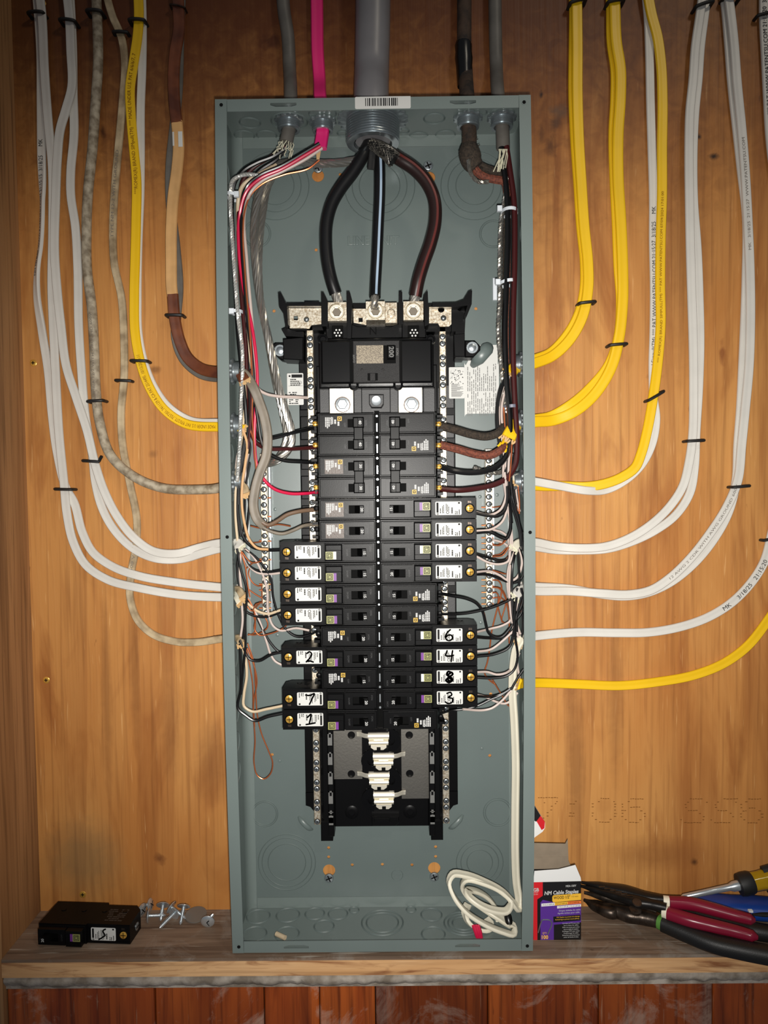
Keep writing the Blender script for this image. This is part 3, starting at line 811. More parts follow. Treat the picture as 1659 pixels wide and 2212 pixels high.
# spine between the two columns of breakers: black web with bright links
m = MB(); m.box(-.0030, .0030, -.058, -.0290, Z0-14.6*PITCH_R, Z0+.016); part('centre_web', m, blkm, asm)
m = MB()
for k in range(29):
    z = Z0+.010-k*PITCH_R/2
    if k % 2: m.box(-.0007, .0007, -.0596, -.0580, z-.006, z+.004)
    else: m.lathe((0, -.058, z), (0, -1, 0), [(0, .0016), (.0014, .0013)], 8)
part('centre_links', m, steel, asm)
# head of the assembly: barriers, neutral link, lugs
m = MB(); Y = -.047
def fin(p, Yf=-.062, Yb=-.006): ppoly(m, p, Yf, Yb)
fin([(601, 634), (607, 632), (620, 660), (622, 700), (616, 702), (612, 676), (603, 664)])
fin([(616, 655), (700, 655), (700, 661), (616, 661)], -.052); fin([(658, 652), (690, 652), (690, 657), (658, 657)], -.055)
fin([(694, 632), (700, 633), (708, 650), (708, 705), (695, 705)]); fin([(749, 631), (756, 631), (761, 650), (758, 740), (750, 740)])
fin([(862, 631), (869, 630), (870, 700), (862, 700)]); fin([(915, 640), (924, 628), (927, 700), (918, 705)])
fin([(934, 655), (985, 654), (1001, 648), (1012, 630), (1020, 627), (1019, 657), (1008, 684), (1002, 684), (1010, 660), (985, 663), (934, 663)], -.055)
fin([(756, 700), (786, 712), (830, 712), (862, 700), (862, 740), (756, 740)], -.044); fin([(756, 706), (868, 706), (868, 740), (756, 740)], -.040)
fin([(976, 662), (1006, 680), (1004, 716), (976, 716)], -.040)
fin([(608, 712), (616, 708), (640, 716), (655, 716), (655, 728), (616, 726)], -.042)
fin([(984, 716), (1004, 716), (1004, 772), (984, 772)], -.044)
pbox(m, 704, 694, 752, 742, -.046, -.006, 0, .001); pbox(m, 868, 694, 920, 742, -.046, -.006, 0, .001)
pbox(m, 616, 690, 700, 714, -.030, -.006); pbox(m, 700, 655, 920, 745, -.024, -.006); pbox(m, 920, 655, 1004, 716, -.030, -.006)
part('lug_barriers', m, blk, asm)
m = MB(); q = U(806, 716, -.0445); text(m, 'N', (q.x, -.0446, q.z), .013); part('terminal_letter', m, blkm, asm)
m = MB(); ppoly(m, [(611, 732), (655, 728), (655, 778), (612, 776)], -.040, -.006, 0, .001); ppoly(m, [(588, 745), (594, 740), (614, 740), (614, 778), (605, 776), (588, 760)], -.026, -.006, 0, .0015); part('mounting_ear', m, blk, asm)
m = MB(); ppoly(m, [(980, 722), (1004, 720), (1004, 770), (982, 770)], -.046, -.044, 0, .0006); ppoly(m, [(1004, 736), (1026, 736), (1038, 748), (1038, 756), (1022, 772), (1004, 772)], -.030, -.006, 0, .0015); part('mounting_ear', m, blk, asm)
for px, py in ((604, 756), (1020, 751)):
    q = U(px, py, -.030); m = MB(); m.lathe((q.x, -.0262 if px < 800 else -.0302, q.z), (0, -1, 0), [(0, .0075), (.0006, .0072), (.0006, .0050), (.0022, .0046), (.0030, .0022)], 16); part('hex_bolt', m, zinc, asm)
# neutral link plates
def tplate(pts, hs, Y=-.0420, nm='neutral_link', mat=tin):
    mm = MB(); o = [(U(p[0], p[1], Y).x, U(p[0], p[1], Y).z) for p in pts]; hh = []
    for h in hs:
        q = U(h[0], h[1], Y); r = h[2]
        hh.append(rect(q.x-r, q.x+r, q.z-r, q.z+r) if len(h) > 3 else disc(q.x, q.z, r, 14))
    plate(mm, list(reversed(o)), hh, Y, Y+.003); return part(nm, mm, mat, asm)
tplate([(621, 668), (624, 666), (694, 666), (694, 700), (673, 702), (668, 709), (627, 709), (621, 704)], [(639, 687, .0026, 1), (662, 690, .0034)])
tplate([(763, 667), (791, 667), (791, 702), (764, 697)], [(779, 691, .0026, 1)])
tplate([(927, 663), (971, 662), (975, 666), (975, 700), (970, 705), (950, 705), (946, 698), (927, 698)], [(953, 668, .0042), (958, 687, .0036)])
for px, py in ((662, 690), (958, 687)):
    q = U(px, py, -.042); mm = MB(); mm.lathe((q.x, -.0385, q.z), (0, -1, 0), [(0, .0034), (.001, .0030), (.0040, .0016), (.0044, .0008)], 12); part('rivet', mm, zinc, asm)
mm = MB(); pbox(mm, 832, 653, 858, 698, -.0450, -.030, 0, .0006); q = U(845, 676, -.045); mm.lathe((q.x, -.045, q.z), (0, -1, 0), [(0, .0052), (.0016, .0050), (.0020, .0040), (.0012, .0036)], 16); part('bonding_block', mm, tin, asm)
def lug(cx, cy, wd=43, ht=40):
    Yf = -.0585; mm = MB(); hw = wd/2
    q = U(cx, cy, Yf); h = [disc(q.x, q.z, .0098, 24)]
    mmb = MB(); plate(mmb, rect(X(cx-hw, cy, Yf), X(cx+hw, cy, Yf), Zz(cx, cy+ht/2, Yf), Zz(cx, cy-ht/2, Yf)), h, Yf, Yf+.004)
    mm.add(mmb.v, mmb.f); pbox(mm, cx-hw, cy-ht/2, cx+hw, cy+ht/2, Yf+.0041, -.024)
    L = part('wire_lug', mm, tin, asm)
    mm = MB(); mm.lathe((q.x, Yf+.003, q.z), (0, -1, 0), [(0, .0094), (.0022, .0092), (.0030, .0084), (.0030, .0062), (-.001, .0055)], 24, 0, True, True)
    for r in (.0078, ): mm.ring((q.x, Yf-.0001, q.z), (0, -1, 0), r, .0003, 24)
    part('socket_screw', mm, tinp, L)
    mm = MB(); mm.lathe((q.x, Yf+.0030, q.z), (0, -1, 0), [(0, .0056), (.0012, .0050)], 6); part('hex_socket', mm, socket, L)
lug(727, 673); lug(811, 671, 41); lug(893, 671, 43)
# small black windows with white star marks under the outer lugs
for cx in (729, 893):
    mm = MB(); pbox(mm, cx-12, 703, cx+12, 730, -.0475, -.046, 0, .0004); ww = part('lug_window', mm, blkm, asm)
    mm = MB(); q = U(cx+1, 719, -.0477)
    for i in range(7):
        r = 0 if i == 6 else .0040; x = q.x+r*math.cos(i*PI/3); z = q.z+r*math.sin(i*PI/3); mm.prism(disc(x, z, .0012, 8), -.0478, -.0475)
    part('star_mark', mm, wink, ww)

# ------------------------------------------------------------------ main breaker
mbk = thing('main_breaker', 'large black main breaker with a 200 marked handle below the three lugs', 'circuit breaker', (0, -.024, Zz(811, 840, -.05)))
Yc = -.0760
m = MB(); pbox(m, 689, 730, 937, 838, -.0640, -.024, 0, .0015); part('body', m, blkg, mbk)
m = MB(); pbox(m, 693, 734, 934, 828, Yc, -.0641, 0, .0022)
for px in (698, 930): q = U(px, 734, -.066); m.lathe((q.x, -.0645, q.z), (0, -1, 0), [(0, .0062), (.0040, .0060), (.0044, .0040), (.0034, .0034)], 14)
for px in (764, 860): q = U(px, 833, -.066); m.lathe((q.x, -.0642, q.z), (0, -1, 0), [(0, .0062), (.0030, .0058), (.0036, .0040), (.0028, .0034)], 14)
part('cover', m, blkg, mbk)
m = MB(); pbox(m, 755, 736, 869, 824, Yc-.0002, Yc, 0); part('cover_groove', m, blkm, mbk)
m = MB(); pbox(m, 762, 735, 864, 827, Yc-.0042, Yc-.0003, 0, .0010); esc = part('escutcheon', m, blkt, mbk)
m = MB(); pbox(m, 770, 746, 828, 785, Yc-.0047, Yc-.0043, 0); part('rating_plate', m, speck, mbk, 'speckled bare rating plate')
m = MB(); pbox(m, 828, 746, 855, 785, Yc-.0046, Yc-.0043, 0); part('handle_well', m, blkm, mbk)
m = MB(); pbox(m, 836, 745, 853, 775, Yc-.0115, Yc-.0044, 0, .0015); hd = part('handle', m, blkh, mbk)
m = MB(); q = U(845, 760, Yc-.0118); text(m, '200', (q.x, Yc-.0117, q.z), .0080, (0, 0, -1), (1, 0, 0), bold=.015, width=.0125); part('handle_number', m, gink, hd)
m = MB(); q = U(858, 760, Yc-.0044); text(m, 'I/ON', (q.x, Yc-.0044, q.z), .0040, (0, 0, -1), (1, 0, 0)); q = U(765, 775, Yc-.0044); text(m, 'O/OFF', (q.x, Yc-.0044, q.z), .0034, (0, 0, 1), (-1, 0, 0)); part('printing', m, gink, esc)
m = MB(); pbox(m, 794, 806, 816, 822, Yc-.0044, Yc-.0043, 0); part('notch', m, blkm, esc)
m = MB(); pbox(m, 799, 806, 811, 823, Yc-.0056, Yc-.0044, 0, .0004)
for px in (782, 827): q = U(px, 799, Yc-.004); m.lathe((q.x, Yc-.0042, q.z), (0, -1, 0), [(0, .0018), (.0003, .0012)], 10)
part('latch', m, blkt, esc)
# load side: bright bolted straps
for cx in (738, 887):
    m = MB(); pbox(m, cx-26, 838, cx+25, 893, -.0560, -.050, 0, .0004); o = part('load_strap', m, tinp, mbk, 'bright tin plated strap'); q = U(cx+2, 874, -.056)
    m = MB(); m.lathe((q.x, -.0558, q.z), (0, -1, 0), [(0, .0098), (.0005, .0098)], 24, 1); m.lathe((q.x, -.0560, q.z), (0, -1, 0), [(0, .0086), (.0008, .0086), (.0010, .0072)], 20); m.lathe((q.x, -.0570, q.z), (0, -1, 0), [(0, .0066), (.0040, .0066), (.0046, .0058)], 6); m.lathe((q.x, -.0615, q.z), (0, -1, 0), [(0, .0034), (.0024, .0030)], 12)  # dark ring around each bolt base is its shadow put in as colour
    part('hex_bolt', m, [steel, gmet], o)
m = MB(); pbox(m, 690, 838, 712, 893, -.050, -.012, 0, .001); pbox(m, 764, 838, 782, 893, -.050, -.012, 0, .001); pbox(m, 842, 838, 861, 893, -.050, -.012, 0, .001); pbox(m, 914, 838, 940, 893, -.050, -.012, 0, .001); pbox(m, 712, 840, 914, 893, -.044, -.012)
part('load_frame', m, gpl, mbk)
m = MB(); ppoly(m, [(797, 852), (829, 852), (829, 872), (824, 880), (802, 880), (797, 872)], -.058, -.044, 0, .001); o = part('centre_tab', m, gpl, mbk)
m = MB(); q = U(813, 866, -.058); m.lathe((q.x, -.0581, q.z), (0, -1, 0), [(0, .0064), (.0016, .0058), (.0012, .0040)], 16); part('screw', m, steel, o)
# two labels on the tray beside the main breaker
def traylabel(px0, py0, px1, py1, Y, name, label, prt, skew=0.0):
    a = U(px0, py1, Y); b = U(px1, py0, Y); m = MB(); m.prism(rrect(a.x, b.x, a.z, b.z, .0012), Y-.0002, Y); o = part(name, m, paper, asm, label); m2 = MB(); prt(m2, a, b, Y-.0003); part('printing', m2, ink, o)
def p1(m, a, b, Y):
    L = b.x-a.x; T = b.z-a.z
    m.prism(rect(a.x+L*.28, b.x-L*.06, b.z-T*.14, b.z-T*.04), Y-.00005, Y)
    m.prism(disc(a.x+L*.16, b.z-T*.09, L*.06, 10), Y-.00005, Y)
    fineprint(m, a.x+L*.2, b.x-L*.06, b.z-T*.40, b.z-T*.17, Y, 4, False, .9, 3); fineprint(m, a.x+L*.1, b.x-L*.06, a.z+T*.02, a.z+T*.42, Y, 7, False, .9, 4)
    m.ring((b.x-L*.2, Y, b.z-T*.30), (0, -1, 0), L*.09, .0002, 14)
    m.box(a.x+L*.08, b.x-L*.05, Y-.00005, Y, b.z-T*.405, b.z-T*.398)
traylabel(621, 806, 655, 875, -.0150, 'rating_label', 'white rating label left of the main breaker', p1)
def p2(m, a, b, Y):
    rg = random.Random(5); L = b.x-a.x; T = b.z-a.z
    for i in range(14):
        z = a.z+T*(.06+.03*i); m.box(a.x+L*.15, a.x+L*rg.uniform(.5, .95), Y-.00005, Y, z, z+T*.012)
    for i in range(60):
        x = a.x+L*rg.uniform(.1, .9); z = a.z+T*rg.uniform(.45, .9); m.box(x, x+L*rg.uniform(.02, .07), Y-.00005, Y, z, z+T*rg.uniform(.01, .03))
traylabel(970, 793, 1003, 861, -.0165, 'scratched_label', 'scratched white bar code label right of the main breaker', p2)

# ------------------------------------------------------------------ ground bars
def gbar(px0, py0, px1, py1, n, label):
    Y = -.0190; c0 = U((px0+px1)/2, py0, Y); c1 = U((px0+px1)/2, py1, Y); x = (c0.x+c1.x)/2; hw = .0043
    g = thing('ground_bar', label, 'ground bar', (x, -.0042, c1.z), 'ground bars')
    m = MB(); m.box(x-hw, x+hw, Y, -.0095, c1.z, c0.z, 0, .0006); part('bar', m, tin, g)
    m = MB(); m.box(x+hw+.0006, x+hw+.0038, -.0120, -.0046, c1.z+.004, c0.z-.004, 0, .0005)
    for t in (.05, .5, .95): z = c1.z+(c0.z-c1.z)*t; m.box(x-.004, x+hw+.004, -.0094, -.0044, z-.004, z+.004)
    part('mounting_strip', m, zinc, g)
    for k in range(n):
        z = c0.z-(c0.z-c1.z)*(k+.6)/n; inst('terminal_screw', term_me, g, (x-x, Y+.0042, z-c1.z), rot=(0, rnd.uniform(0, 3), 0))
    return g
gbar(564, 980, 579, 1330, 21, 'bare tin ground bar standing left of the breakers'); gbar(1049, 970, 1064, 1312, 22, 'bare tin ground bar standing right of the breakers')

# ================================================================== breakers (built for the left column; the right column is turned half round)
dimink = plain('dim_ink', S(58, 55, 52), .6)
YR = -.030                                    # depth of the breaker roots
def L(mb):                                    # world depth -> local depth
    mb.v = [Vector((v.x, v.y-YR, v.z)) for v in mb.v]; return mb
def ub(m, u0, u1, y0, y1, z0, z1, mi=0, b=0.0): return m.box(-u1, -u0, y0, y1, z0, z1, mi, b)
def uplate(m, u0, u1, z0, z1, hole, y0, y1):
    return plate(m, rect(-u1, -u0, z0, z1), [rect(-hole[1], -hole[0], hole[2], hole[3])], y0, y1)
BM = {}
def lever(m, u, z, hw=.0043):
    pts = [(-u+.0006, -.0768), (-u-.0004, -.0890), (-u-.0042, -.0893), (-u-.0085, -.0810), (-u-.0110, -.0768)]
    m.prism(pts, z-hw, z+hw, 'z')
def fine(u0, u1, z0, z1, y, n, seed, fill=.9, th=.55):
    return fineprint(MB(), -u1, -u0, z0, z1, y, n, True, fill, seed, 0, th)
def make_long():
    d = {}
    m = MB()
    m.prism([(-.0032, -.0745), (-.0640, -.0745), (-.0645, -.0722), (-.1190, -.0722), (-.1190, -.0400), (-.1120, -.0325), (-.0720, -.0325), (-.0720, -.0280), (-.0032, -.0280)], -.0122, .0122, 'z')
    ub(m, .0038, .0640, -.0765, -.0744, -.0110, .0110, 0, .0007); ub(m, .0650, .1185, -.0727, -.0721, -.0112, .0112, 0, .0004)
    ub(m, .1010, .1188, -.0733, -.0726, .0088, .0112); ub(m, .1010, .1188, -.0733, -.0726, -.0112, -.0088)
    for k in range(4): m.cyl((-.02-.027*k, -.045, -.0128), (-.02-.027*k, -.045, .0128), .0032, 10)
    d['body'] = (m, [blk])
    m = MB(); uplate(m, .0066, .0413, -.0098, .0098, (.0143, .0325, -.0050, .0050), -.0830, -.0764); d['handle_panel'] = (m, [blk])
    m = MB(); ub(m, .0143, .0325, -.0769, -.0766, -.0050, .0050); d['handle_well'] = (m, [blkm])
    m = MB(); lever(m, .0143, 0); d['handle'] = (m, [blkh])
    m = MB(); ub(m, .0430, .0628, -.0860, -.0764, -.0098, .0098, 0, .0010); ub(m, .0436, .0622, -.0868, -.0859, -.0090, .0034, 0, .0005); d['test_button'] = (m, [blk])
    m = MB(); cx, cz = -.0578, -.0030; y = -.0872
    m.box(cx-.0046, cx+.0046, y, -.0867, cz-.0046, cz+.0046, 0)
    for r0, r1 in ((.0034, .0027), (.0019, .0013)): plate(m, rect(cx-r0, cx+r0, cz-r0, cz+r0), [rect(cx-r1, cx+r1, cz-r1, cz+r1)], y-.0001, y, 1)
    m.box(cx-.0019, cx-.0013, y-.0001, y, cz-.0034, cz-.0019, 1)
    d['emblem'] = (m, [olive, ink])
    m = MB(); ub(m, .0498, .0532, -.0871, -.0867, -.0076, .0016); d['stripe'] = (m, [purple])
    m = MB(); m.prism(rrect(-.1010, -.0694, -.0080, .0082, .0014), -.0730, -.0726); d['label'] = (m, [paper])
    m = MB(); y = -.0731
    ub(m, .0708, .0732, y-.00003, y, -.0068, .0052); m.ring((-.0722, y, .0068), (0, -1, 0), .0009, .0003, 10)
    for a in (fine(.0745, .0765, -.005, .006, y, 1, 1, .9, .5), fine(.0772, .0800, -.006, .006, y, 2, 2), fine(.0818, .0862, -.007, .003, y, 3, 3), fine(.0885, .0905, -.006, .0065, y, 1, 4, 1, .8), fine(.0925, .0965, .000, .0075, y, 2, 5), fine(.0972, .0992, .001, .0075, y, 1, 6)): m.add(a.v, a.f)
    m.ring((-.0842, y, .0050), (0, -1, 0), .0016, .0003, 12); m.box(-.0990, -.0968, y-.00003, y, -.0072, -.0052)
    d['printing'] = (m, [ink])
    m = MB(); m.lathe((-.1108, -.0722, .0005), (0, -1, 0), [(0, .0044), (.0012, .0044), (.0016, .0036)], 16, 0); m.ring((-.1108, -.0727, .0005), (0, -1, 0), .0054, .0005, 18, 1)
    m.box(-.1142, -.1074, -.0740, -.0737, .0001, .0009, 1); m.box(-.1112, -.1104, -.0740, -.0737, -.003, .004, 1)
    m.box(-.1128, -.1085, -.0730, -.0726, -.0085, -.0058, 2)
    d['terminal_screw'] = (m, [brass, blkm, gmet])
    m = MB(); m.lathe((-.1188, -.052, .002), (-1, 0, 0), [(0, .0050), (.0008, .0050), (.0014, .0036)], 14, 0); m.box(-.1206, -.1203, -.0560, -.0480, .0014, .0026, 1); d['wire_clamp'] = (m, [zinc, dark])
    m = fineprint(MB(), -.105, -.070, -.066, -.040, 0, 7, False, .8, 9); k = [(v.x, v.z) for v in m.v]; f = m.f
    m2 = MB(); m2.add([(x, z, .01225) for x, z in k], f); d['side_printing'] = (m2, [dimink])
    m2 = MB(); m2.add([(x, z, -.01225) for x, z in k], f); d['side_printing_b'] = (m2, [dimink])
    return d
def make_short(poles):
    d = {}; m = MB(); hw = MB(); hp = MB(); zs = [0] if poles == 1 else [PITCH_R/2, -PITCH_R/2]
    for z in zs:
        m.prism([(-.0032, -.0745), (-.0700, -.0745), (-.0727, -.0680), (-.0727, -.0480), (-.0700, -.0280), (-.0032, -.0280)], z-.0122, z+.0122, 'z')
        ub(m, .0038, .0690, -.0765, -.0744, z-.0112, z+.0112, 0, .0007)
        for dz in (-.0085, .0085): ub(m, .0725, .0800, -.064, -.050, z+dz-.0016, z+dz+.0016)
        ub(m, .0725, .0765, -.058, -.050, z-.006, z+.006)
        uplate(hp, .0100, .0660, z-.0097, z+.0097, (.0166, .0345, z-.0050, z+.0050), -.0802, -.0764)
        ub(hw, .0166, .0345, -.0769, -.0766, z-.0050, z+.0050)
    d['body'] = (m, [blk]); d['handle_panel'] = (hp, [blk]); d['handle_well'] = (hw, [blkm])
    m = MB()
    if poles == 1: lever(m, .0166, 0)
    else:
        for z in zs: ub(m, .0150, .0278, -.0905, -.0769, z-.0062, z+.0062, 0, .0012)
        ub(m, .0158, .0270, -.0890, -.0800, zs[1], zs[0], 0, .0010)
        for z in zs: ub(m, .0168, .0222, -.0916, -.0900, z-.0056, z+.0056, 0, .0005)
    d['handle'] = (m, [blkh])
    z = zs[0]
    m = MB(); ub(m, .0405, .0625, -.0804, -.0801, z-.0086, z+.0086); d['print_plate'] = (m, [blk])
    m = MB(); y = -.0806
    for a in (fine(.0478, .0508, z-.006, z+.0045, y, 1, 31, 1, .75), fine(.0440, .0468, z-.0075, z+.002, y, 1, 32, 1, .8), fine(.0515, .0550, z-.004, z+.0072, y, 2, 33, 1, .7), fine(.0555, .0615, z-.0078, z+.0072, y, 3, 34, .95, .7)): m.add(a.v, a.f)
    m.ring((-.0535, y, z+.0058), (0, -1, 0), .0015, .0004, 12)
    d['printing'] = (m, [wink])
    m = MB(); cx, cz = -.0440, z+.0055; m.box(cx-.0026, cx+.0026, -.0808, -.0803, cz-.0026, cz+.0026, 0); plate(m, rect(cx-.0015, cx+.0015, cz-.0015, cz+.0015), [rect(cx-.0008, cx+.0008, cz-.0008, cz+.0008)], -.0809, -.0808, 1); d['emblem'] = (m, [ylogo, ink])
    m = MB()
    for z in zs:
        m.lathe((-.0750, -.0640, z+.001), (0, -1, 0), [(0, .0030), (.0018, .0030), (.0022, .0024)], 12, 0); m.box(-.0774, -.0726, -.0664, -.0661, z+.0006, z+.0014, 1)
    d['terminal_screw'] = (m, [brass if poles == 2 else blk, blkm])
    return d
for key, f in (('long', make_long), ('short', lambda: make_short(1)), ('double', lambda: make_short(2))):
    BM[key] = {k: mesh(k, L(m), mats) for k, (m, mats) in f().items()}
_wst = BM['long']['stripe'].copy(); _wst.materials[0] = whitep
_spl = BM['short']['print_plate'].copy(); _spl.materials[0] = printpl
_dpl = BM['double']['print_plate'].copy(); _dpl.materials[0] = printpl
_amp = {}
def amp_mesh(txt, kind):
    if (txt, kind) not in _amp:
        m = MB(); zs = [0] if kind != 'double' else [PITCH_R/2, -PITCH_R/2]
        for z in zs:
            u, y = (-.0166, -.0896) if kind == 'long' else ((-.0190, -.0896) if kind == 'short' else (-.0194, -.0918))
            if kind != 'double': u = -.0163 if kind == 'long' else -.0186
            text(m, txt, (u, y, z), .0046, (0, 0, -1), (1, 0, 0), bold=.02)
        _amp[(txt, kind)] = mesh('amp_marking', L(m), wink)
    return _amp[(txt, kind)]
_eng = {}
def eng_mesh(kind):
    if kind not in _eng:
        m = MB(); zs = [0] if kind != 'double' else [PITCH_R/2, -PITCH_R/2]
        for z in zs:
            if kind == 'long': text(m, 'I/ON', (-.0095, -.0832, z+.004), .0030, (0, 0, -1), (1, 0, 0)); text(m, 'O/OFF', (-.0372, -.0832, z), .0030, (0, 0, -1), (1, 0, 0))
            else: text(m, 'I/ON', (-.0128, -.0804, z), .0030, (0, 0, -1), (1, 0, 0)); text(m, 'OFF', (-.0380, -.0804, z-.002), .0030, (0, 0, -1), (1, 0, 0))
        _eng[kind] = mesh('engraving', L(m), gpl)
    return _eng[kind]
STROKES = {'1': [[(.18, .72), (.55, 1.0), (.36, .12)], [(.02, .06), (.5, .12), (1, .2)]], '7': [[(.02, .86), (.45, .82), (.95, .98), (.7, .5), (.42, 0)]],
           '2': [[(.22, .84), (.5, 1), (.74, .80), (.58, .48), (.14, .08)], [(.14, .08), (.42, .16), (.9, .06)], [(.2, .12), (.34, .24), (.42, .1)]],
           '6': [[(.62, 1), (.3, .75), (.1, .4), (.22, .08), (.6, .02), (.85, .25), (.7, .5), (.3, .46), (.14, .32)]], '4': [[(.25, 1), (.12, .55), (.5, .5), (.95, .58)], [(.85, 1), (.75, .5), (.68, 0)]],
           '8': [[(.75, .9), (.35, 1), (.2, .72), (.6, .52), (.8, .22), (.4, .0), (.12, .2), (.45, .5), (.85, .78), (.75, .92)], [(.3, .3), (.5, .1), (.7, .3), (.5, .4)], [(.35, .75), (.6, .85)]],
           '3': [[(.2, .92), (.6, 1), (.72, .78), (.35, .56), (.8, .42), (.72, .08), (.25, 0), (.02, .14)]], '5': [[(.78, 1), (.50, .84), (.58, .62), (.72, .42), (.5, .26), (.25, .12), (.0, 0)]]}
def ribbon(m, pts, wd, y):
    Q = spline([Vector((p[0], y, p[1])) for p in pts], .0005)
    for i, p in enumerate(Q):
        m.add([(p.x+wd*math.cos(PI*k/4), y, p.z+wd*math.sin(PI*k/4)) for k in range(8)], [tuple(range(8))])
        if i:
            o_ = Q[i-1]; d = p-o_; d.normalize(); n_ = Vector((-d.z, 0, d.x))*wd
            m.add([o_+n_, o_-n_, p-n_, p+n_], [(0, 1, 2, 3)])
def handwriting(dg, flip):
    m = MB(); s = -1 if flip else 1
    for st in STROKES[dg]:
        pts = []
        for (a, b) in st:
            dx = (a-.5)*.0112; dz = (b-.5)*.0134; pts.append((-.0850+s*dx, .0002+s*dz))
        ribbon(m, pts, .00095 if dg != '8' else .00120, -.0733)
    return mesh('handwriting', L(m), marker)
ORD = ['first', 'second', 'third', 'fourth', 'fifth', 'sixth', 'seventh', 'eighth', 'ninth', 'tenth', 'eleventh', 'twelfth', 'thirteenth']
def breaker(kind, z, right, amps, label, stripe=None, digit=None, plate_=None, group='breakers in the two columns of the panel', name=None, root=None, tilt=0):
    nm = {'long': 'circuit_breaker', 'short': 'circuit_breaker', 'double': 'double_pole_breaker'}[kind]
    r = thing(nm, label, 'circuit breaker', root or (0, YR, z), group, (0, PI if right else 0, tilt))
    D_ = BM[kind]; made = {}
    for k in D_:
        if k in ('printing', 'emblem', 'stripe') or k == ('side_printing' if right else 'side_printing_b'): continue
        me = D_[k]; k = k.replace('_b', '') if k.startswith('side') else k
        if k == 'print_plate' and plate_: me = _spl if kind == 'short' else _dpl
        made[k] = inst(k, me, r)
    host = made.get('test_button') or made['print_plate']
    inst('emblem', D_['emblem'], host)
    inst('printing', D_['printing'], made.get('label') or made['print_plate'])
    if kind == 'long': inst('stripe', _wst if stripe == 'white' else D_['stripe'], host, label='white strip' if stripe == 'white' else 'purple strip')
    inst('amp_marking', amp_mesh(amps, kind), made['handle'])
    inst('engraving', eng_mesh(kind), made['handle_panel'])
    if digit: inst('handwriting', handwriting(digit, right), made['label'], label='marker pen number')
    return r
def rowz(i): return Z0-i*PITCH_R
breaker('double', (rowz(0)+rowz(1))/2, False, '40', 'double black breaker with a joined handle marked 40, top of the left column')
breaker('double', (rowz(2)+rowz(3))/2, False, '30', 'double black breaker with a joined handle marked 30, fed by the pink wire', plate_=1)
breaker('double', (rowz(0)+rowz(1))/2, True, '40', 'double black breaker marked 40 fed by the two cloth covered wires')
breaker('double', (rowz(2)+rowz(3))/2, True, '40', 'double black breaker marked 40 fed by a black and a maroon wire')
left = [('short', '20', None, None, 'short black breaker marked 20 fed by a brown wire under the 30 double breaker'), ('short', '20', None, None, 'short black breaker marked 20 directly above the white striped left breaker'),
        ('long', '15', 'white', None, 'long black breaker marked 15 with a white strip, left column'), ('long', '15', 'purple', None, 'long purple striped 15 breaker just under the white striped one, left column'),
        ('long', '15', 'purple', None, 'long purple striped 15 breaker, middle of three alike in the left column'), ('long', '15', 'purple', None, 'long purple striped 15 breaker, lowest of three alike in the left column'),
        ('short', '20', None, None, 'short black breaker marked 20 just above the one numbered two'), ('long', '20', 'purple', '2', 'long black breaker with a handwritten two on its white label'),
        ('short', '15', None, None, 'short black breaker marked 15 between the ones numbered two and seven'), ('long', '20', 'purple', '7', 'long black breaker with a handwritten seven on its white label'),
        ('long', '20', 'purple', '1', 'long black breaker with a handwritten one on its white label, lowest left')]
right = [('long', '15', 'purple', None, 'long purple striped 15 breaker, uppermost of the long ones in the right column'), ('long', '15', 'purple', None, 'long purple striped 15 breaker above the white striped one, right column'),
         ('long', '15', 'white', None, 'long black breaker with a white strip and no handwriting, right column'), ('long', '20', 'purple', None, 'long purple striped 20 breaker without handwriting, right column'),
         ('short', '15', None, None, 'short black breaker marked 15, upper of two alike in the right column'), ('short', '15', None, None, 'short black breaker marked 15 just above the one numbered six'),
         ('long', '15', 'white', '6', 'long black breaker with a handwritten six on its white label'), ('long', '15', 'purple', '4', 'long black breaker with a handwritten four on its white label'),
         ('long', '15', 'white', '8', 'long black breaker with a thick handwritten eight on its white label'), ('long', '20', 'purple', '3', 'long black breaker with a handwritten three on its white label'),
         ('short', '20', None, None, 'short black breaker marked 20 below the one numbered three')]
for i, (k, a, s, dg, lb) in enumerate(left): breaker(k, rowz(4+i), False, a, lb, s, dg, plate_=1 if i < 2 else None)
for i, (k, a, s, dg, lb) in enumerate(right): breaker(k, rowz(4+i), True, a, lb, s, dg)
# the loose one lying on the sill
q = UZ(96, 2001, SZ+.0126)
breaker('long', 0, True, '20', 'loose black breaker with a handwritten five on it lying on the sill', 'purple', '5', group=None, root=(q.x-.0005, -.0225, SZ+.0130), tilt=math.radians(-4.0))

# ================================================================== cables on the plywood
def stub(o, pts, Y, wd, th, mat, r=.0): 
    m = MB(); Q = spline(PP(pts, Y), .003); m.sweep(frames(Q, carry=True), flatprof(wd, th)); return part('sheath_end', m, mat, o)
def wires(o, lst):
    for (nm, mat, r, Y, pts) in lst:
        fx = lambda p: (p[0]-9,)+tuple(p[1:]) if 1033 <= p[0] <= 1041 and (p[2] if len(p) > 2 else 0) <= -.056 else ((p[0]+6,)+tuple(p[1:]) if 603 <= p[0] <= 613 else p)
        pts = [fx(p) if i in (0, len(pts)-1) else p for i, p in enumerate(pts)]
        m = MB(); tube(m, pts, r, Y); part(nm, m, mat, o)
BL = ('black_wire', wblack); WH = ('white_wire', wwhite); CU = ('copper_wire', copper); CR = ('white_wire', wcream); TN = ('white_wire', wtan)
R1, RC = .00150, .00088
def bw(Y, *pts, r=R1): return ('black_wire', wblack, r, Y, list(pts))
def ww(Y, *pts, r=R1, m=None): return ('white_wire', m or wwhite, r, Y, list(pts))
def cw(Y, *pts, r=RC): return ('copper_wire', copper, r, Y, list(pts))
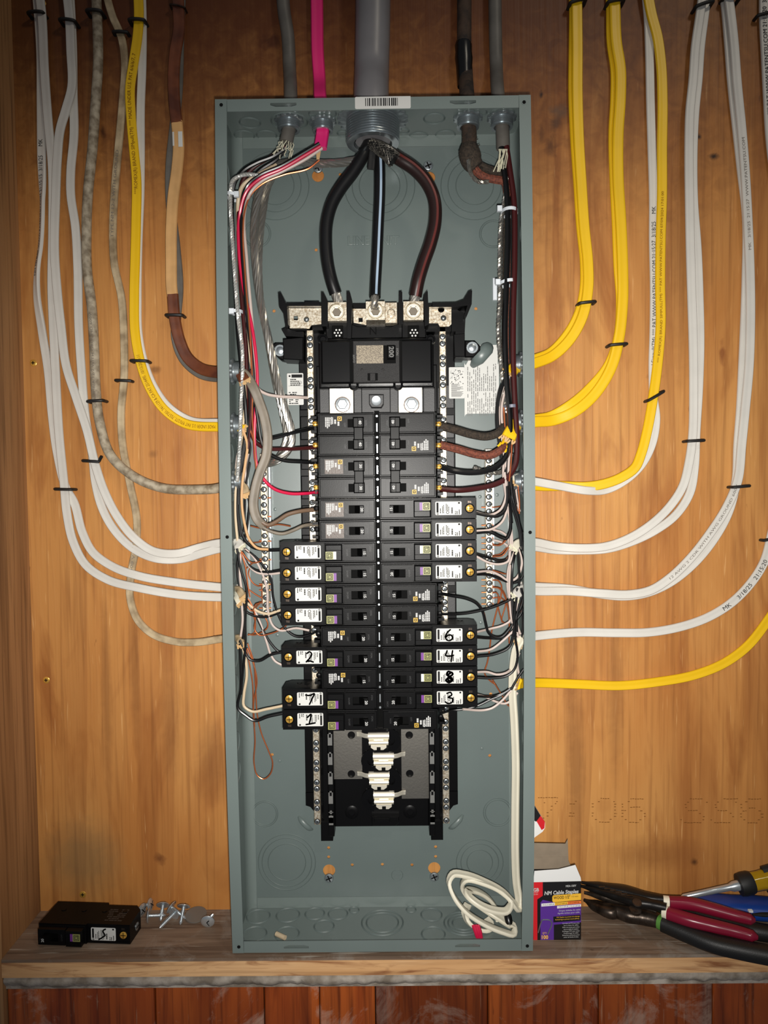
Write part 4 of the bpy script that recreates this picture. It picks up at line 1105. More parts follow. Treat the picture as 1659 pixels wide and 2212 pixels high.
def cable(name, label, group, Y, wd, th, mat, pts, inner=(), texts=(), tw=None, round_=False, cat='cable', seclabel=None, step=.006):
    if pts[0][1] == -30:      # the cable goes on upwards past the frame
        sl = (pts[1][0]-pts[0][0])/(pts[1][1]+30.0); pts = [(pts[0][0]-sl*170*.4, -200)]+pts
    P = PP(pts, Y); Q = spline(P, step)
    o = thing(name, label, cat, P[0], group)
    fr = frames(Q, twist=tw); m = MB(); m.sweep(fr, circ(wd/2, 14) if round_ else flatprof(wd, th)); part('sheath', m, mat, o)
    for (t, px, py, size, width, inkm) in texts:
        m = MB(); text_on(m, fr, t, path_s(fr, px, py), size, (wd if round_ else th)/2+.00025, -1, 0, width); part('printing', m, inkm, o)
    wires(o, inner)
    return o
def cab0(sub): return [o_ for o_ in bpy.data.objects if o_.get('label', '').startswith(sub)][0]
GL, GR = 'cables left of the panel', 'cables right of the panel'
# ---- left
cable('white_cable', 'white flat cable, leftmost, printed with a date and turning edge on half way down', GL, -.0034, .0112, .0046, shw,
      [(78, -30), (83, 30), (88, 110), (89, 220), (90, 330), (92, 430), (88, 530), (80, 590), (80, 640), (90, 710), (104, 800), (113, 900), (124, 980), (143, 1055, -.0040), (160, 1085), (178, 1150, -.0050), (200, 1192), (240, 1222), (300, 1244, -.010), (380, 1258), (470, 1268, -.020), (515, 1272, -.030)],
      inner=[bw(-.046, (512, 1275, -.034), (532, 1290), (548, 1320), (560, 1345), (585, 1390), (602, 1408), (612, 1414)), ww(-.052, (514, 1272, -.034), (530, 1285), (545, 1310), (562, 1345), (577, 1390), (584, 1412), (594, 1428), (606, 1438)), cw(-.036, (520, 1278), (540, 1300), (552, 1335), (550, 1360), (560, 1372), (580, 1370), (610, 1358), (625, 1345))],
      texts=[('*** PAT WWW.PATENTSU.COM 21:15:15  3/18/25      MK', 90, 445, .0078, .160, ink), ('NM 12(TM)', 86, 575, .0070, .030, ink)],
      tw=lambda t: .0 if t < .30 else (.9*min(1, (t-.30)/.05) if t < .42 else max(0, .9-(t-.42)/.12)))
cable('white_cable', 'white flat cable in front of the leftmost one, swinging low to the panel', GL, -.0084, .0112, .0046, shw,
      [(84, -30), (91, 40), (96, 150), (104, 260), (113, 360), (114, 500), (112, 620), (115, 700), (120, 800), (128, 940), (138, 1040), (145, 1112), (158, 1170), (185, 1220), (232, 1252), (300, 1270, -.012), (380, 1284), (470, 1290, -.022), (518, 1290, -.034)],
      inner=[bw(-.055, (518, 1292, -.036), (530, 1320), (548, 1330), (575, 1333), (600, 1325), (612, 1318)), ww(-.050, (520, 1290, -.036), (540, 1308), (558, 1321), (580, 1326), (600, 1320), (612, 1314), m=wcream, r=.0018), cw(-.040, (524, 1295), (545, 1320), (553, 1305), (566, 1302))])
cable('white_cable', 'white flat cable from the second staple crossing the grey ones to the panel', GL, -.0096, .0112, .0046, shw,
      [(143, -30), (150, 40), (153, 110), (155, 190), (143, 235), (130, 280), (124, 340), (120, 440), (118, 540), (124, 630), (132, 705), (143, 790), (165, 860), (188, 930), (205, 1000), (225, 1060), (253, 1115), (288, 1160), (330, 1190), (380, 1196, -.013), (430, 1183), (470, 1174, -.022), (515, 1172, -.034)],
      inner=[bw(-.056, (514, 1172, -.036), (528, 1185), (560, 1212), (585, 1250), (590, 1290), (604, 1335), (620, 1362), (640, 1375), (665, 1373), (690, 1360)), ww(-.058, (516, 1176, -.036), (545, 1200), (565, 1235), (577, 1275), (579, 1320), (590, 1352), (605, 1362), (640, 1357), (668, 1362)), cw(-.045, (518, 1185), (530, 1225), (535, 1262), (540, 1290))])
cable('white_cable', 'white flat cable behind the second staple, straight down then under its twin', GL, -.0036, .0112, .0046, shw,
      [(150, -30), (154, 40), (157, 110), (158, 200), (160, 290), (153, 370), (153, 420), (163, 490), (168, 580), (170, 700), (176, 800), (186, 910), (200, 985), (206, 1040), (220, 1095), (245, 1142), (285, 1183), (335, 1206, -.009), (390, 1208), (440, 1194, -.016), (475, 1185, -.022), (514, 1180, -.034)],
      inner=[bw(-.050, (512, 1180, -.036), (525, 1195), (536, 1220), (552, 1232), (575, 1236), (612, 1230)), ww(-.046, (513, 1183, -.036), (524, 1200), (540, 1225), (556, 1237), (580, 1240), (612, 1236)), cw(-.040, (520, 1190), (545, 1216), (565, 1212)), bw(-.058, (512, 1185), (520, 1230), (532, 1270), (530, 1340), (530, 1400), (526, 1440), (520, 1500))])
cable('grey_cable', 'old round grey cable swinging into the panel below the yellow one', GL, -.0072, .0122, .0122, shg,
      [(207, -30), (210, 40), (212, 130), (206, 230), (200, 320), (190, 420), (187, 500), (188, 580), (198, 660), (204, 760), (207, 840), (215, 910), (240, 985, -.0110), (290, 1030, -.0125), (350, 1054, -.013), (420, 1058, -.018), (475, 1054, -.026), (512, 1040, -.034)],
      inner=[bw(-.050, (532, 1060, -.040), (538, 1085), (536, 1120), (532, 1150), (525, 1180)), ww(-.052, (533, 1055, -.040), (530, 1010), (536, 980))], texts=[('COLUMBIA 12/2 WITH GROUND 600V', 206, 780, .0046, .12, inkb)], round_=True)
cable('tan_cable', 'narrow old tan cable passing under the white ones, lowest into the panel on the left', GL, -.0032, .0098, .0052, sht,
      [(226, -30), (243, 35), (262, 80), (270, 140), (266, 210), (256, 320), (248, 410), (244, 500), (247, 570), (262, 640), (268, 730), (268, 820), (262, 890), (265, 960), (281, 1045), (296, 1125), (294, 1180), (284, 1235), (281, 1290), (298, 1340), (330, 1370), (380, 1386, -.008), (430, 1387, -.016), (480, 1380, -.026), (516, 1378, -.034)],
      inner=[bw(-.052, (518, 1382), (526, 1400), (540, 1425), (560, 1428), (585, 1415), (608, 1408)), ww(-.060, (520, 1385, -.05), (530, 1420), (533, 1460), (527, 1500), (527, 1525), (545, 1537), (575, 1532), (608, 1524), m=wcream, r=.0018), bw(-.062, (518, 1385, -.05), (520, 1430), (520, 1490), (514, 1530), (530, 1545), (550, 1557), (580, 1548), (612, 1540), r=.0018),
             cw(-.030, (530, 1395), (540, 1440), (546, 1480), (547, 1540), (551, 1600), (549, 1650), (556, 1675), (570, 1683), (584, 1672), (589, 1648), (580, 1622), (565, 1585), (556, 1545), (552, 1480), (548, 1430), (535, 1390)), cw(-.034, (534, 1400), (548, 1435), (555, 1470), (548, 1520), (550, 1570))],
      texts=[('TYPE NM 12-2 WITH GROUND', 246, 420, .0052, .11, inkb), ('600 V', 285, 1215, .0050, .022, inkb)])
cable('yellow_cable', 'yellow flat cable with dark printing, the only yellow one left of the panel', GL, -.0085, .0124, .0050, shy,
      [(298, -30), (300, 40), (297, 80), (288, 140), (281, 190), (283, 250), (289, 320), (295, 390), (294, 480), (292, 560), (290, 640), (292, 720), (304, 785), (322, 835), (355, 885), (400, 915, -.010), (470, 922, -.022), (512, 920, -.034)],
      inner=[ww(-.050, (517, 925, -.036), (520, 950), (512, 990), (508, 1040), (508, 1090), (510, 1140), (514, 1170)), bw(-.048, (522, 930, -.040), (532, 960), (522, 1010), (515, 1060), (516, 1120), (528, 1165), (545, 1182), (570, 1188), (612, 1188), r=.0018), cw(-.050, (540, 925), (548, 955), (552, 1000), (556, 1040))],
      texts=[('***ROMEX(R) BRAND SIMpull(TM) *** MADE UNDER U.S. PAT 6/6/6/7, 7', 285, 265, .0062, .175, inkbr), ('MADE UNDER U.S. PAT 970/277, 7557301, 7411129 & CA PAT 2514495  10/15/20 16:11', 355, 880, .0062, .155, inkbr)])
cable('white_cable', 'white flat cable half hidden behind the yellow one on the left', GL, -.0036, .0108, .0046, shw,
      [(306, -30), (308, 60), (307, 150), (304, 230), (304, 330), (303, 420), (299, 520), (297, 640), (299, 720), (312, 785), (332, 835), (365, 880, -.006), (410, 908), (470, 913, -.020), (510, 912, -.034)],
      inner=[ww(-.052, (518, 915, -.036), (533, 930), (528, 990), (522, 1010)), bw(-.044, (518, 918, -.038), (540, 960), (534, 1010), (532, 1060))])
o = cable('brown_cable', 'brown painted cable with a bare tan stretch, curving into the panel first on the left', GL, -.0070, .0152, .0062, shbr,
      [(383, -30), (386, 30), (387, 60), (378, 120), (375, 180), (378, 235), (382, 266)], inner=[ww(-.058, (528, 820, -.045), (530, 860), (526, 910), (520, 960), (512, 1010), (509, 1060), (509, 1120), (513, 1168), m=wcream, r=.0017), bw(-.054, (537, 828, -.045), (539, 880), (534, 940), (524, 990), (517, 1040), (516, 1090)), cw(-.052, (546, 840), (545, 900), (548, 950), (552, 1000)), ('maroon_wire', wmar, .0016, -.050, [(541, 800), (543, 850), (541, 910), (536, 970)])])
m = MB(); Q = spline(PP([(382, 262), (386, 320), (382, 370), (374, 430), (370, 500), (370, 570), (371, 625), (373, 640)], -.0070), .006); m.sweep(frames(Q), flatprof(.0148, .0060)); part('sheath', m, shtan, o, 'unpainted tan length')
m = MB(); Q = spline(PP([(373, 636), (378, 690), (388, 735), (405, 772), (432, 795, -.010), (470, 804, -.022), (512, 800, -.036), (522, 808, -.046), (530, 826, -.05)], -.0070), .006); m.sweep(frames(Q), flatprof(.0150, .0062)); part('sheath', m, shbr, o)
m = MB(); Q = spline(PP([(389, 284), (389.5, 300), (390, 317)], -.0104), .004); m.sweep(frames(Q), flatprof(.0055, .0008)); part('paper_tag', m, paper, o); m = MB(); Q = spline(PP([(374, 285), (374.5, 300), (375, 315)], -.0104), .004); m.sweep(frames(Q), flatprof(.0022, .0008)); part('paper_tag', m, paper, o)
o = cable('grey_cable', 'flat dark grey cable behind the brown one, its bare sheath looping inside the panel', GL, -.0026, .0125, .0050, shdg,
      [(392, -30), (388, 60), (384, 200), (376, 280), (368, 360), (368, 430), (380, 540), (386, 620), (381, 690), (380, 730), (396, 775), (430, 806, -.006), (470, 815, -.018), (510, 808, -.036)])
m = MB(); Q = spline(PP([(510, 800, -.040), (528, 808, -.048), (545, 832, -.054), (560, 868), (572, 905), (578, 945), (575, 985), (562, 1020), (551, 1060), (548, 1095), (556, 1122), (570, 1136, -.050)], -.054), .004); m.sweep(frames(Q), flatprof(.0122, .0052)); part('sheath_end', m, wgrey, o, 'grey inner sheath')
m = MB(); tube(m, [(563, 1126, -.052), (578, 1134), (598, 1126), (620, 1112), (645, 1105), (690, 1100, -.060)], .0026, -.056, 9); part('brown_wire', m, wbrown, o)
m = MB(); tube(m, [(566, 1138, -.046), (585, 1148), (610, 1153), (635, 1145), (655, 1136), (690, 1133, -.060)], .0022, -.048, 9); part('grey_wire', m, wgrey, o)
m = MB(); tube(m, [(541, 1136, -.03), (565, 1141), (600, 1133), (628, 1137)], .0009, -.032); part('copper_wire', m, copper, o)

# ---- down from the top
o = cable('grey_cable', 'dark grey round cable left of the pink one entering the panel top', 'cables entering the panel top', -.010, .0165, .0165, shdg,
      [(610, -30), (613, 20), (622, 80), (625, 140), (628, 205, -.040), (627, 255, -.050), (623, 285, -.052), (618, 308, -.052)], round_=True)
m = MB(); Q = spline(PP([(619, 304), (616, 318), (610, 332)], -.0525), .004)
for k in range(12):
    a = k*PI/6; off = Vector((math.cos(a)*.0065, math.sin(a)*.0055, 0)); P_ = [q_+off*(1+.15*i)+Vector((rnd.uniform(-.002, .002), 0, rnd.uniform(-.003, .001))) for i, q_ in enumerate(Q)]
    m.sweep(frames(P_, carry=True), circ(.0006, 4))
part('frayed_filler', m, fibre, o)
wires(o, [('black_wire', wblack, .0025, -.050, [(615, 322), (590, 338), (555, 352), (525, 370), (507, 395), (502, 430, -.046), (503, 520), (508, 620), (514, 720), (522, 800), (530, 880), (534, 960, -.040)]), ('maroon_wire', wmar, .0024, -.044, [(612, 318), (580, 342), (548, 362), (525, 390), (517, 430, -.042), (516, 520), (520, 620), (530, 740), (536, 850), (552, 955), (570, 967), (620, 970), (686, 966, -.058)]),
          ('black_wire', wblack, .0024, -.038, [(617, 324), (597, 345), (560, 370), (535, 400), (524, 450), (522, 560), (530, 720), (545, 880), (562, 950), (590, 946), (640, 933), (690, 922, -.058)]), ('white_wire', wcream, .0024, -.048, [(596, 356, -.034), (570, 371, -.042), (545, 384, -.048), (524, 402), (515, 430), (514, 470, -.038), (515, 520, -.028), (518, 600), (528, 700), (538, 760), (546, 800), (556, 840, -.040), (566, 890, -.036)])])
m = MB(); twisted(m, PP([(560, 378), (525, 378), (503, 390), (498, 420), (501, 500), (507, 590), (515, 690), (523, 750), (524, 800), (521, 860), (518, 960), (512, 1040)], -.054), .0013, 4, .0013, .013, step=.002, core=True); part('bare_strand', m, foil, o)
o = cable('pink_cable', 'bright pink flat cable entering the panel top', 'cables entering the panel top', -.008, .0160, .0085, shp,
      [(684, -30), (685, 40), (686, 110), (690, 170), (692, 215, -.040), (697, 255, -.046), (697, 285, -.046), (694, 306, -.047), (692, 320, -.048)])
wires(o, [('black_wire', wblack, .0021, -.056, [(690, 310), (657, 330), (609, 358), (561, 379), (534, 402), (523, 440, -.048), (522, 520), (530, 640), (545, 780), (556, 900), (575, 975), (610, 994), (650, 998), (690, 1000, -.058)]), ('red_wire', wred, .0020, -.056, [(692, 316), (657, 337), (609, 365), (562, 386), (533, 413), (517, 468, -.047), (516, 540), (524, 610), (545, 710), (553, 770), (556, 830), (551, 900), (550, 960), (555, 1005), (568, 1033), (592, 1056), (625, 1066), (660, 1066), (690, 1063, -.058)]),
          ('white_wire', wwhite, .0019, -.053, [(696, 320), (660, 344), (609, 371), (566, 391), (540, 418), (528, 460, -.040), (533, 560), (545, 700), (553, 800), (558, 840), (575, 851), (600, 856), (640, 858), (664, 859, -.030)]), cw(-.050, (690, 346), (667, 364), (612, 378), (566, 398), (540, 424), (528, 460), (525, 500), (530, 600), (540, 720), (544, 800), (546, 860), r=.0011)])
m = MB(); m.prism([(U(683, 328, -.045).x, U(683, 328, -.045).z), (U(694, 322, -.045).x, U(694, 322, -.045).z), (U(690, 345, -.045).x, U(690, 345, -.045).z), (U(684, 345, -.045).x, U(684, 345, -.045).z)], -.046, -.0452); part('paper_wrap', m, kraft, o)

o = cable('service_cable', 'thick grey service cable entering the panel top through the big fitting', 'cables entering the panel top', -.028, .0430, .0410, serv,
      [(806, -30), (805, 60), (803, 150), (802, 205, -.044), (803, 250, -.049), (805, 285, -.049), (806, 306, -.049)], step=.008, round_=True)
def feeder(pts, r, mat, extra=None, label=None):
    m = MB(); Q = tube(m, pts, r, -.054, 16, .004); q_ = part('feeder_wire', m, mat, o, label)
    if extra:
        fr = frames(Q); m = MB()
        for k, (off, wd) in enumerate(extra[1]):
            m.sweep([(p+N*(math.sqrt(max(0, r*r-off*off))-.0002)+B*(off*1.0), T, (N*math.sqrt(max(.01, 1-(off/r)**2))+B*off/r).normalized(), T.cross((N*math.sqrt(max(.01, 1-(off/r)**2))+B*off/r).normalized())) for (p, T, N, B) in fr], flatprof(wd, .0008))
        part('stripe', m, extra[0], q_)
    m = MB(); a, b = Q[-1], Q[-1]+(Q[-1]-Q[-4]).normalized()*.017
    twisted(m, [a-(b-a)*.2, a.lerp(b, .5), b], r*.55, 9, r*.24, .06, core=True); part('bare_end', m, alu, q_)
feeder([(800, 306, -.050), (785, 335, -.054), (762, 372), (737, 405), (717, 440), (706, 480), (704, 525), (708, 570), (717, 610), (725, 634, -.052)], .0078, mid)
feeder([(818, 318, -.046), (820, 360), (820, 420), (817, 490), (814, 560), (811, 615), (810, 642, -.052)], .0070, mid, (stripe, [(-.0016, .0030)]))
feeder([(838, 328, -.050), (862, 343, -.055), (895, 365), (922, 395), (938, 432), (940, 478), (930, 525), (915, 568), (904, 605), (897, 640, -.052)], .0080, midr, (redstripe, [(-.002, .0030)]), 'brown tinged black feeder with a dark red stripe')
m = MB(); Q = spline(PP([(802, 312, -.055), (820, 320, -.0605), (838, 332, -.064), (852, 346, -.065)], -.06), .002)
fr = frames(Q); 
for j in range(15):
    for sg in (-1, 1):
        path = []
        for i, (p, T, N, B) in enumerate(fr):
            an = 2*PI*j/15+sg*i*.16; R_ = .0092*(1-.25*(1-i/len(fr)))
            path.append(p+N*math.cos(an)*R_+B*math.sin(an)*R_)
        m.sweep(frames(path, carry=True), circ(.0007, 4))
ww_ = part('woven_wrap', m, braidw, o)
m = MB(); m.sweep(fr, circ(.0072, 10)); part('wrap_core', m, braid, ww_)
m = MB(); m.sweep(frames(spline(PP([(806, 322, -.058), (803, 345), (801, 366)], -.058), .003)), flatprof(.009, .003)); part('woven_wrap', m, braid, o)
m = MB(); twisted(m, PP([(800, 340, -.040), (770, 346, -.036), (735, 352, -.032), (690, 353, -.030), (640, 350), (600, 358), (572, 385), (556, 430), (549, 500), (552, 570), (566, 670), (584, 750), (603, 840), (619, 895), (629, 930), (629, 958), (616, 980), (596, 996), (576, 1002, -.020)], -.030), .0033, 7, .0019, .085, n=6, step=.004, core=True); part('bare_neutral', m, alu, o, 'bare twisted aluminium strands')
m = MB(); twisted(m, PP([(640, 352, -.020), (600, 368), (580, 400), (568, 460), (560, 540), (562, 640), (580, 740), (596, 830), (610, 890), (618, 950), (598, 992), (576, 998)], -.021), .0030, 7, .0017, .075, n=6, step=.004, core=True); part('bare_neutral', m, alu, o, 'bare twisted aluminium strands')

o = cable('tarred_cable', 'black brown cloth cable wound with black tape entering the panel top', 'cables entering the panel top', -.012, .0180, .0180, shtp,
      [(1003, -30), (1003, 40), (1003, 100), (1006, 160), (1009, 210, -.040), (1011, 260, -.048), (1014, 295, -.050), (1013, 322, -.050)], round_=True)
m = MB(); Q = spline(PP([(1001, 92), (1003, 130), (1004, 182)], -.012), .004); m.lathe(Q[0], Q[-1]-Q[0], [(0, .0095), (.004, .0108), (.012, .0104), (.020, .0112), (.030, .0102), (.042, .0098), (.054, .0094)], 14); part('tape_wrap', m, black_tape, o)
m = MB(); Q = spline(PP([(1013, 312), (1014, 330), (1020, 350), (1030, 362)], -.051), .003); m.sweep(frames(Q, carry=True), circ(.0118, 12), scale=lambda t: .8+.35*math.sin(PI*t))
for k in range(26):
    p = Q[rnd.randrange(len(Q))]; d = Vector((rnd.uniform(-1, 1), rnd.uniform(-1, -.1), rnd.uniform(-.8, .8))).normalized(); m.sweep(frames([p+d*.009, p+d*.0125+Vector((0, 0, .001)), p+d*.0150], carry=True), circ(.0005, 4))
part('frayed_cloth', m, dcloth, o)
wires(o, [('cloth_wire', rust, .0050, -.050, [(1019, 345), (1028, 368), (1045, 382), (1070, 388), (1088, 392), (1096, 420, -.034), (1098, 560, -.026), (1098, 760), (1102, 900), (1094, 950, -.045), (1080, 973, -.058), (1058, 984), (1030, 982), (990, 971), (950, 961, -.060)]), ('cloth_wire', dcloth, .0050, -.044, [(1028, 350), (1045, 362), (1072, 372), (1090, 385, -.030), (1094, 500, -.024), (1092, 700), (1090, 860), (1088, 915, -.045), (1075, 936, -.058), (1052, 943), (1020, 939), (985, 929), (950, 920, -.060)])])
m = MB(); twisted(m, PP([(1012, 345), (1016, 372), (1032, 392), (1056, 393)], -.062), .0016, 4, .0009, .03, n=4, step=.002); part('bare_strand', m, alu, o)

o = cable('grey_cable', 'grey round cable at the right end of the panel top', 'cables entering the panel top', -.010, .0165, .0165, shdg,
      [(1069, -30), (1070, 60), (1072, 140), (1076, 205, -.040), (1083, 258, -.048), (1086, 290, -.050), (1087, 322, -.050)], round_=True)
m = MB()
for k in range(10):
    a = U(1078+k*2, 322, -.059); m.sweep(frames([a, a+Vector((rnd.uniform(-.003, .002), 0, -.008)), a+Vector((rnd.uniform(-.008, .002), 0, -.02-rnd.uniform(0, .008)))], carry=True), circ(.0006, 4))
part('frayed_filler', m, fibre, o)
wires(o, [('black_wire', wblack, .0034, -.056, [(1083, 318), (1088, 360), (1095, 420), (1097, 500), (1094, 620), (1091, 720), (1095, 830), (1102, 920), (1098, 975), (1080, 1003), (1052, 1017), (1015, 1021), (980, 1017), (950, 1008, -.060)]), ('maroon_wire', wmar, .0034, -.056, [(1094, 316), (1102, 370), (1110, 430), (1112, 560), (1109, 680), (1109, 780), (1113, 880), (1117, 960), (1113, 1005), (1096, 1032), (1070, 1046), (1030, 1055), (990, 1059), (950, 1056, -.060)]), ('black_wire', wblack, .0030, -.036, [(1088, 330), (1104, 400), (1108, 560), (1104, 720), (1110, 900)])])
m = MB(); twisted(m, PP([(1101, 380), (1084, 470), (1080, 560), (1080, 640), (1077, 720), (1083, 790), (1090, 860), (1096, 905), (1099, 960), (1085, 1018), (1050, 1020), (1024, 1010)], -.038), .0016, 3, .0016, .014, step=.002); part('bare_strand', m, alu, o)

# ---- right
cable('yellow_cable', 'front yellow cable of the first pair right of the panel', GR, -.0088, .0136, .0050, shy,
      [(1246, -30), (1246, 20), (1247, 100), (1247, 200), (1250, 300), (1256, 400), (1262, 490), (1270, 570), (1270, 625), (1258, 685), (1230, 735), (1195, 768, -.012), (1160, 783, -.022), (1128, 792, -.034)],
      inner=[ww(-.060, (1100, 812, -.050), (1093, 838), (1085, 870), (1084, 905), (1089, 940), (1092, 990), (1094, 1040), (1098, 1090), (1104, 1140), (1100, 1200)), bw(-.058, (1096, 812, -.05), (1084, 840), (1076, 880), (1077, 925), (1084, 980), (1088, 1030), (1096, 1060), (1112, 1100), (1124, 1140), (1130, 1190), r=.0019), cw(-.054, (1088, 880), (1091, 925), (1093, 960))])
cable('yellow_cable', 'hind yellow cable of the first pair right of the panel', GR, -.0032, .0136, .0050, shy,
      [(1240, -30), (1241, 20), (1240, 100), (1239, 200), (1243, 300), (1250, 400), (1256, 490), (1264, 570), (1263, 625), (1250, 680), (1225, 725), (1190, 762, -.008), (1160, 775, -.018), (1128, 784, -.030)],
      inner=[bw(-.062, (1092, 815, -.05), (1079, 845), (1073, 885), (1073, 925), (1080, 970), (1084, 1010)), ww(-.050, (1095, 815), (1080, 860), (1078, 910), (1084, 960), (1087, 990))])
cable('yellow_cable', 'front yellow cable of the second pair right of the panel', GR, -.0088, .0140, .0050, shy,
      [(1327, -30), (1328, 20), (1331, 90), (1340, 150), (1340, 210), (1335, 290), (1335, 380), (1341, 480), (1345, 580), (1345, 650), (1337, 730), (1320, 795), (1282, 855), (1240, 890, -.011), (1195, 908), (1160, 911, -.022), (1128, 914, -.034)],
      inner=[ww(-.062, (1103, 930, -.052), (1102, 960), (1099, 1000), (1098, 1030)), ww(-.064, (1096, 945, -.052), (1090, 985), (1087, 1020), (1091, 1060), (1099, 1110), (1106, 1160), (1106, 1190)), bw(-.060, (1108, 950, -.05), (1096, 1000), (1092, 1040), (1104, 1085), (1118, 1130), (1128, 1170), r=.0019)])
cable('yellow_cable', 'hind yellow cable of the second pair right of the panel', GR, -.0032, .0140, .0050, shy,
      [(1320, -30), (1321, 20), (1322, 90), (1330, 150), (1330, 210), (1326, 290), (1328, 380), (1333, 480), (1337, 580), (1342, 650), (1336, 730), (1315, 790), (1272, 842), (1232, 876, -.008), (1190, 900), (1160, 906, -.018), (1128, 910, -.030)],
      inner=[bw(-.058, (1112, 930, -.046), (1104, 980), (1098, 1030), (1100, 1070), (1116, 1110), (1128, 1150), r=.0018), cw(-.060, (1106, 960), (1104, 1000), (1100, 1040))])
cable('yellow_cable', 'yellow cable with printing that crosses a white one and turns sharply into the panel', GR, -.0088, .0128, .0050, shy,
      [(1397, -30), (1407, 30), (1420, 80), (1428, 140), (1431, 220), (1430, 320), (1430, 420), (1427, 520), (1426, 620), (1427, 700), (1422, 770), (1412, 850), (1398, 930), (1385, 980), (1372, 1010), (1345, 1030), (1310, 1044), (1270, 1051, -.009), (1215, 1050, -.009), (1170, 1050, -.018), (1130, 1046, -.032)],
      inner=[bw(-.052, (1115, 1042, -.040), (1108, 1060), (1104, 1090), (1106, 1130)), cw(-.046, (1118, 1045), (1122, 1080), (1122, 1110))], texts=[('*** ROMEX(R) BRAND SIMPULL(TM) *** PAT WWW.PATENTSU.COM 07/09/2024 17:01:00', 1437, 600, .0044, .215, inkbr)])
cable('white_cable', 'white cable printed with a date behind the sharply bent yellow one', GR, -.0036, .0110, .0046, shw,
      [(1394, -30), (1400, 40), (1403, 120), (1405, 220), (1408, 320), (1411, 420), (1411, 520), (1413, 620), (1412, 720), (1410, 790), (1412, 860), (1417, 905), (1408, 960), (1385, 1005), (1350, 1038), (1310, 1058), (1270, 1060, -.012), (1210, 1050, -.015), (1160, 1041, -.024), (1128, 1036, -.034)],
      inner=[ww(-.056, (1116, 1034, -.042), (1114, 1055), (1118, 1085), (1123, 1105)), bw(-.056, (1110, 1032, -.042), (1111, 1050), (1116, 1090))], texts=[('(R) Brand Simpull(TM) *** PAT WWW.PATENTSU.COM 21:15:27  3/18/25     MK', 1414, 640, .0074, .225, ink)])
cable('white_cable', 'left cable of the first all white pair right of the panel', GR, -.0084, .0112, .0048, shw,
      [(1520, -30), (1512, 30), (1502, 100), (1497, 170), (1490, 240), (1488, 330), (1489, 430), (1491, 540), (1494, 640), (1497, 740), (1498, 840), (1496, 940), (1488, 1000), (1475, 1050), (1450, 1090), (1410, 1130), (1360, 1162), (1310, 1180), (1250, 1184, -.010), (1200, 1180), (1160, 1172, -.020), (1128, 1170, -.032)],
      inner=[ww(-.060, (1117, 1178, -.044), (1108, 1200), (1100, 1220), (1096, 1260), (1099, 1290)), bw(-.062, (1115, 1172, -.044), (1105, 1190), (1094, 1209), (1080, 1212), (1060, 1206), (1034, 1197, -.06)), cw(-.040, (1100, 1180), (1085, 1200), (1064, 1203)), cw(-.038, (1095, 1165), (1080, 1178), (1064, 1177))])
cable('white_cable', 'right cable of the first all white pair right of the panel', GR, -.0034, .0112, .0048, shw,
      [(1529, -30), (1522, 30), (1513, 100), (1508, 170), (1501, 240), (1497, 330), (1498, 430), (1506, 540), (1510, 640), (1512, 740), (1509, 840), (1503, 940), (1500, 1010), (1490, 1065), (1460, 1112), (1415, 1146), (1360, 1172), (1310, 1186, -.006), (1250, 1189), (1200, 1188), (1160, 1182, -.018), (1128, 1178, -.030)],
      inner=[ww(-.066, (1118, 1176, -.044), (1126, 1200), (1127, 1222), (1114, 1250), (1100, 1255), (1080, 1243), (1062, 1235), (1034, 1236, -.06)), bw(-.062, (1120, 1180, -.044), (1131, 1215), (1126, 1250), (1108, 1260), (1088, 1254), (1060, 1243), (1034, 1241, -.06)), cw(-.036, (1090, 1240), (1078, 1236), (1064, 1232))])
cable('white_cable', 'front cable of the white pair that sweeps in a long slant right of the panel', GR, -.0086, .0116, .0048, shw,
      [(1570, -30), (1577, 20), (1585, 90), (1592, 180), (1602, 280), (1610, 380), (1616, 490), (1620, 590), (1621, 690), (1618, 790), (1610, 880), (1602, 960), (1593, 1040), (1570, 1095), (1535, 1150), (1492, 1205), (1445, 1250), (1405, 1275), (1360, 1284), (1300, 1282, -.010), (1230, 1277), (1165, 1277, -.020), (1126, 1274, -.034)],
      inner=[ww(-.056, (1118, 1290, -.044), (1116, 1320), (1116, 1345), (1124, 1370)), bw(-.056, (1122, 1288, -.044), (1128, 1320), (1116, 1340), (1106, 1368), (1085, 1379), (1060, 1379), (1036, 1377, -.06)), cw(-.034, (1100, 1390), (1098, 1320), (1086, 1280), (1076, 1270), (1064, 1269))], texts=[('MK   3/18/25  21:15:27  WWW.PATENTSU.COM', 1612, 420, .0050, .14, inkb), ('12 AWG 2 CDR WITH AWG GROUND 600V', 1530, 1155, .0046, .15, inkb)])
cable('white_cable', 'hind cable of the white pair that sweeps in a long slant right of the panel', GR, -.0034, .0116, .0048, shw,
      [(1562, -30), (1568, 20), (1574, 90), (1581, 180), (1592, 280), (1602, 370), (1613, 470), (1612, 600), (1609, 690), (1604, 800), (1600, 880), (1594, 960), (1590, 1040), (1574, 1105), (1545, 1160), (1500, 1216), (1448, 1258), (1400, 1280), (1350, 1288, -.006), (1300, 1284), (1230, 1272), (1165, 1268, -.018), (1126, 1266, -.032)],
      inner=[ww(-.046, (1116, 1275, -.040), (1104, 1300), (1103, 1340), (1086, 1351), (1060, 1358), (1036, 1366, -.06)), bw(-.052, (1118, 1270), (1108, 1290), (1080, 1306), (1035, 1320), (1000, 1326), (950, 1327, -.06)), bw(-.062, (1126, 1270, -.05), (1129, 1300), (1116, 1330), (1100, 1360), (1082, 1377), (1066, 1376), (1055, 1366), (1049, 1346), (1043, 1322), (1030, 1304), (1010, 1294), (975, 1287), (948, 1282, -.058), r=.0018), cw(-.032, (1085, 1345), (1076, 1310), (1076, 1285), (1072, 1280), (1064, 1281))])
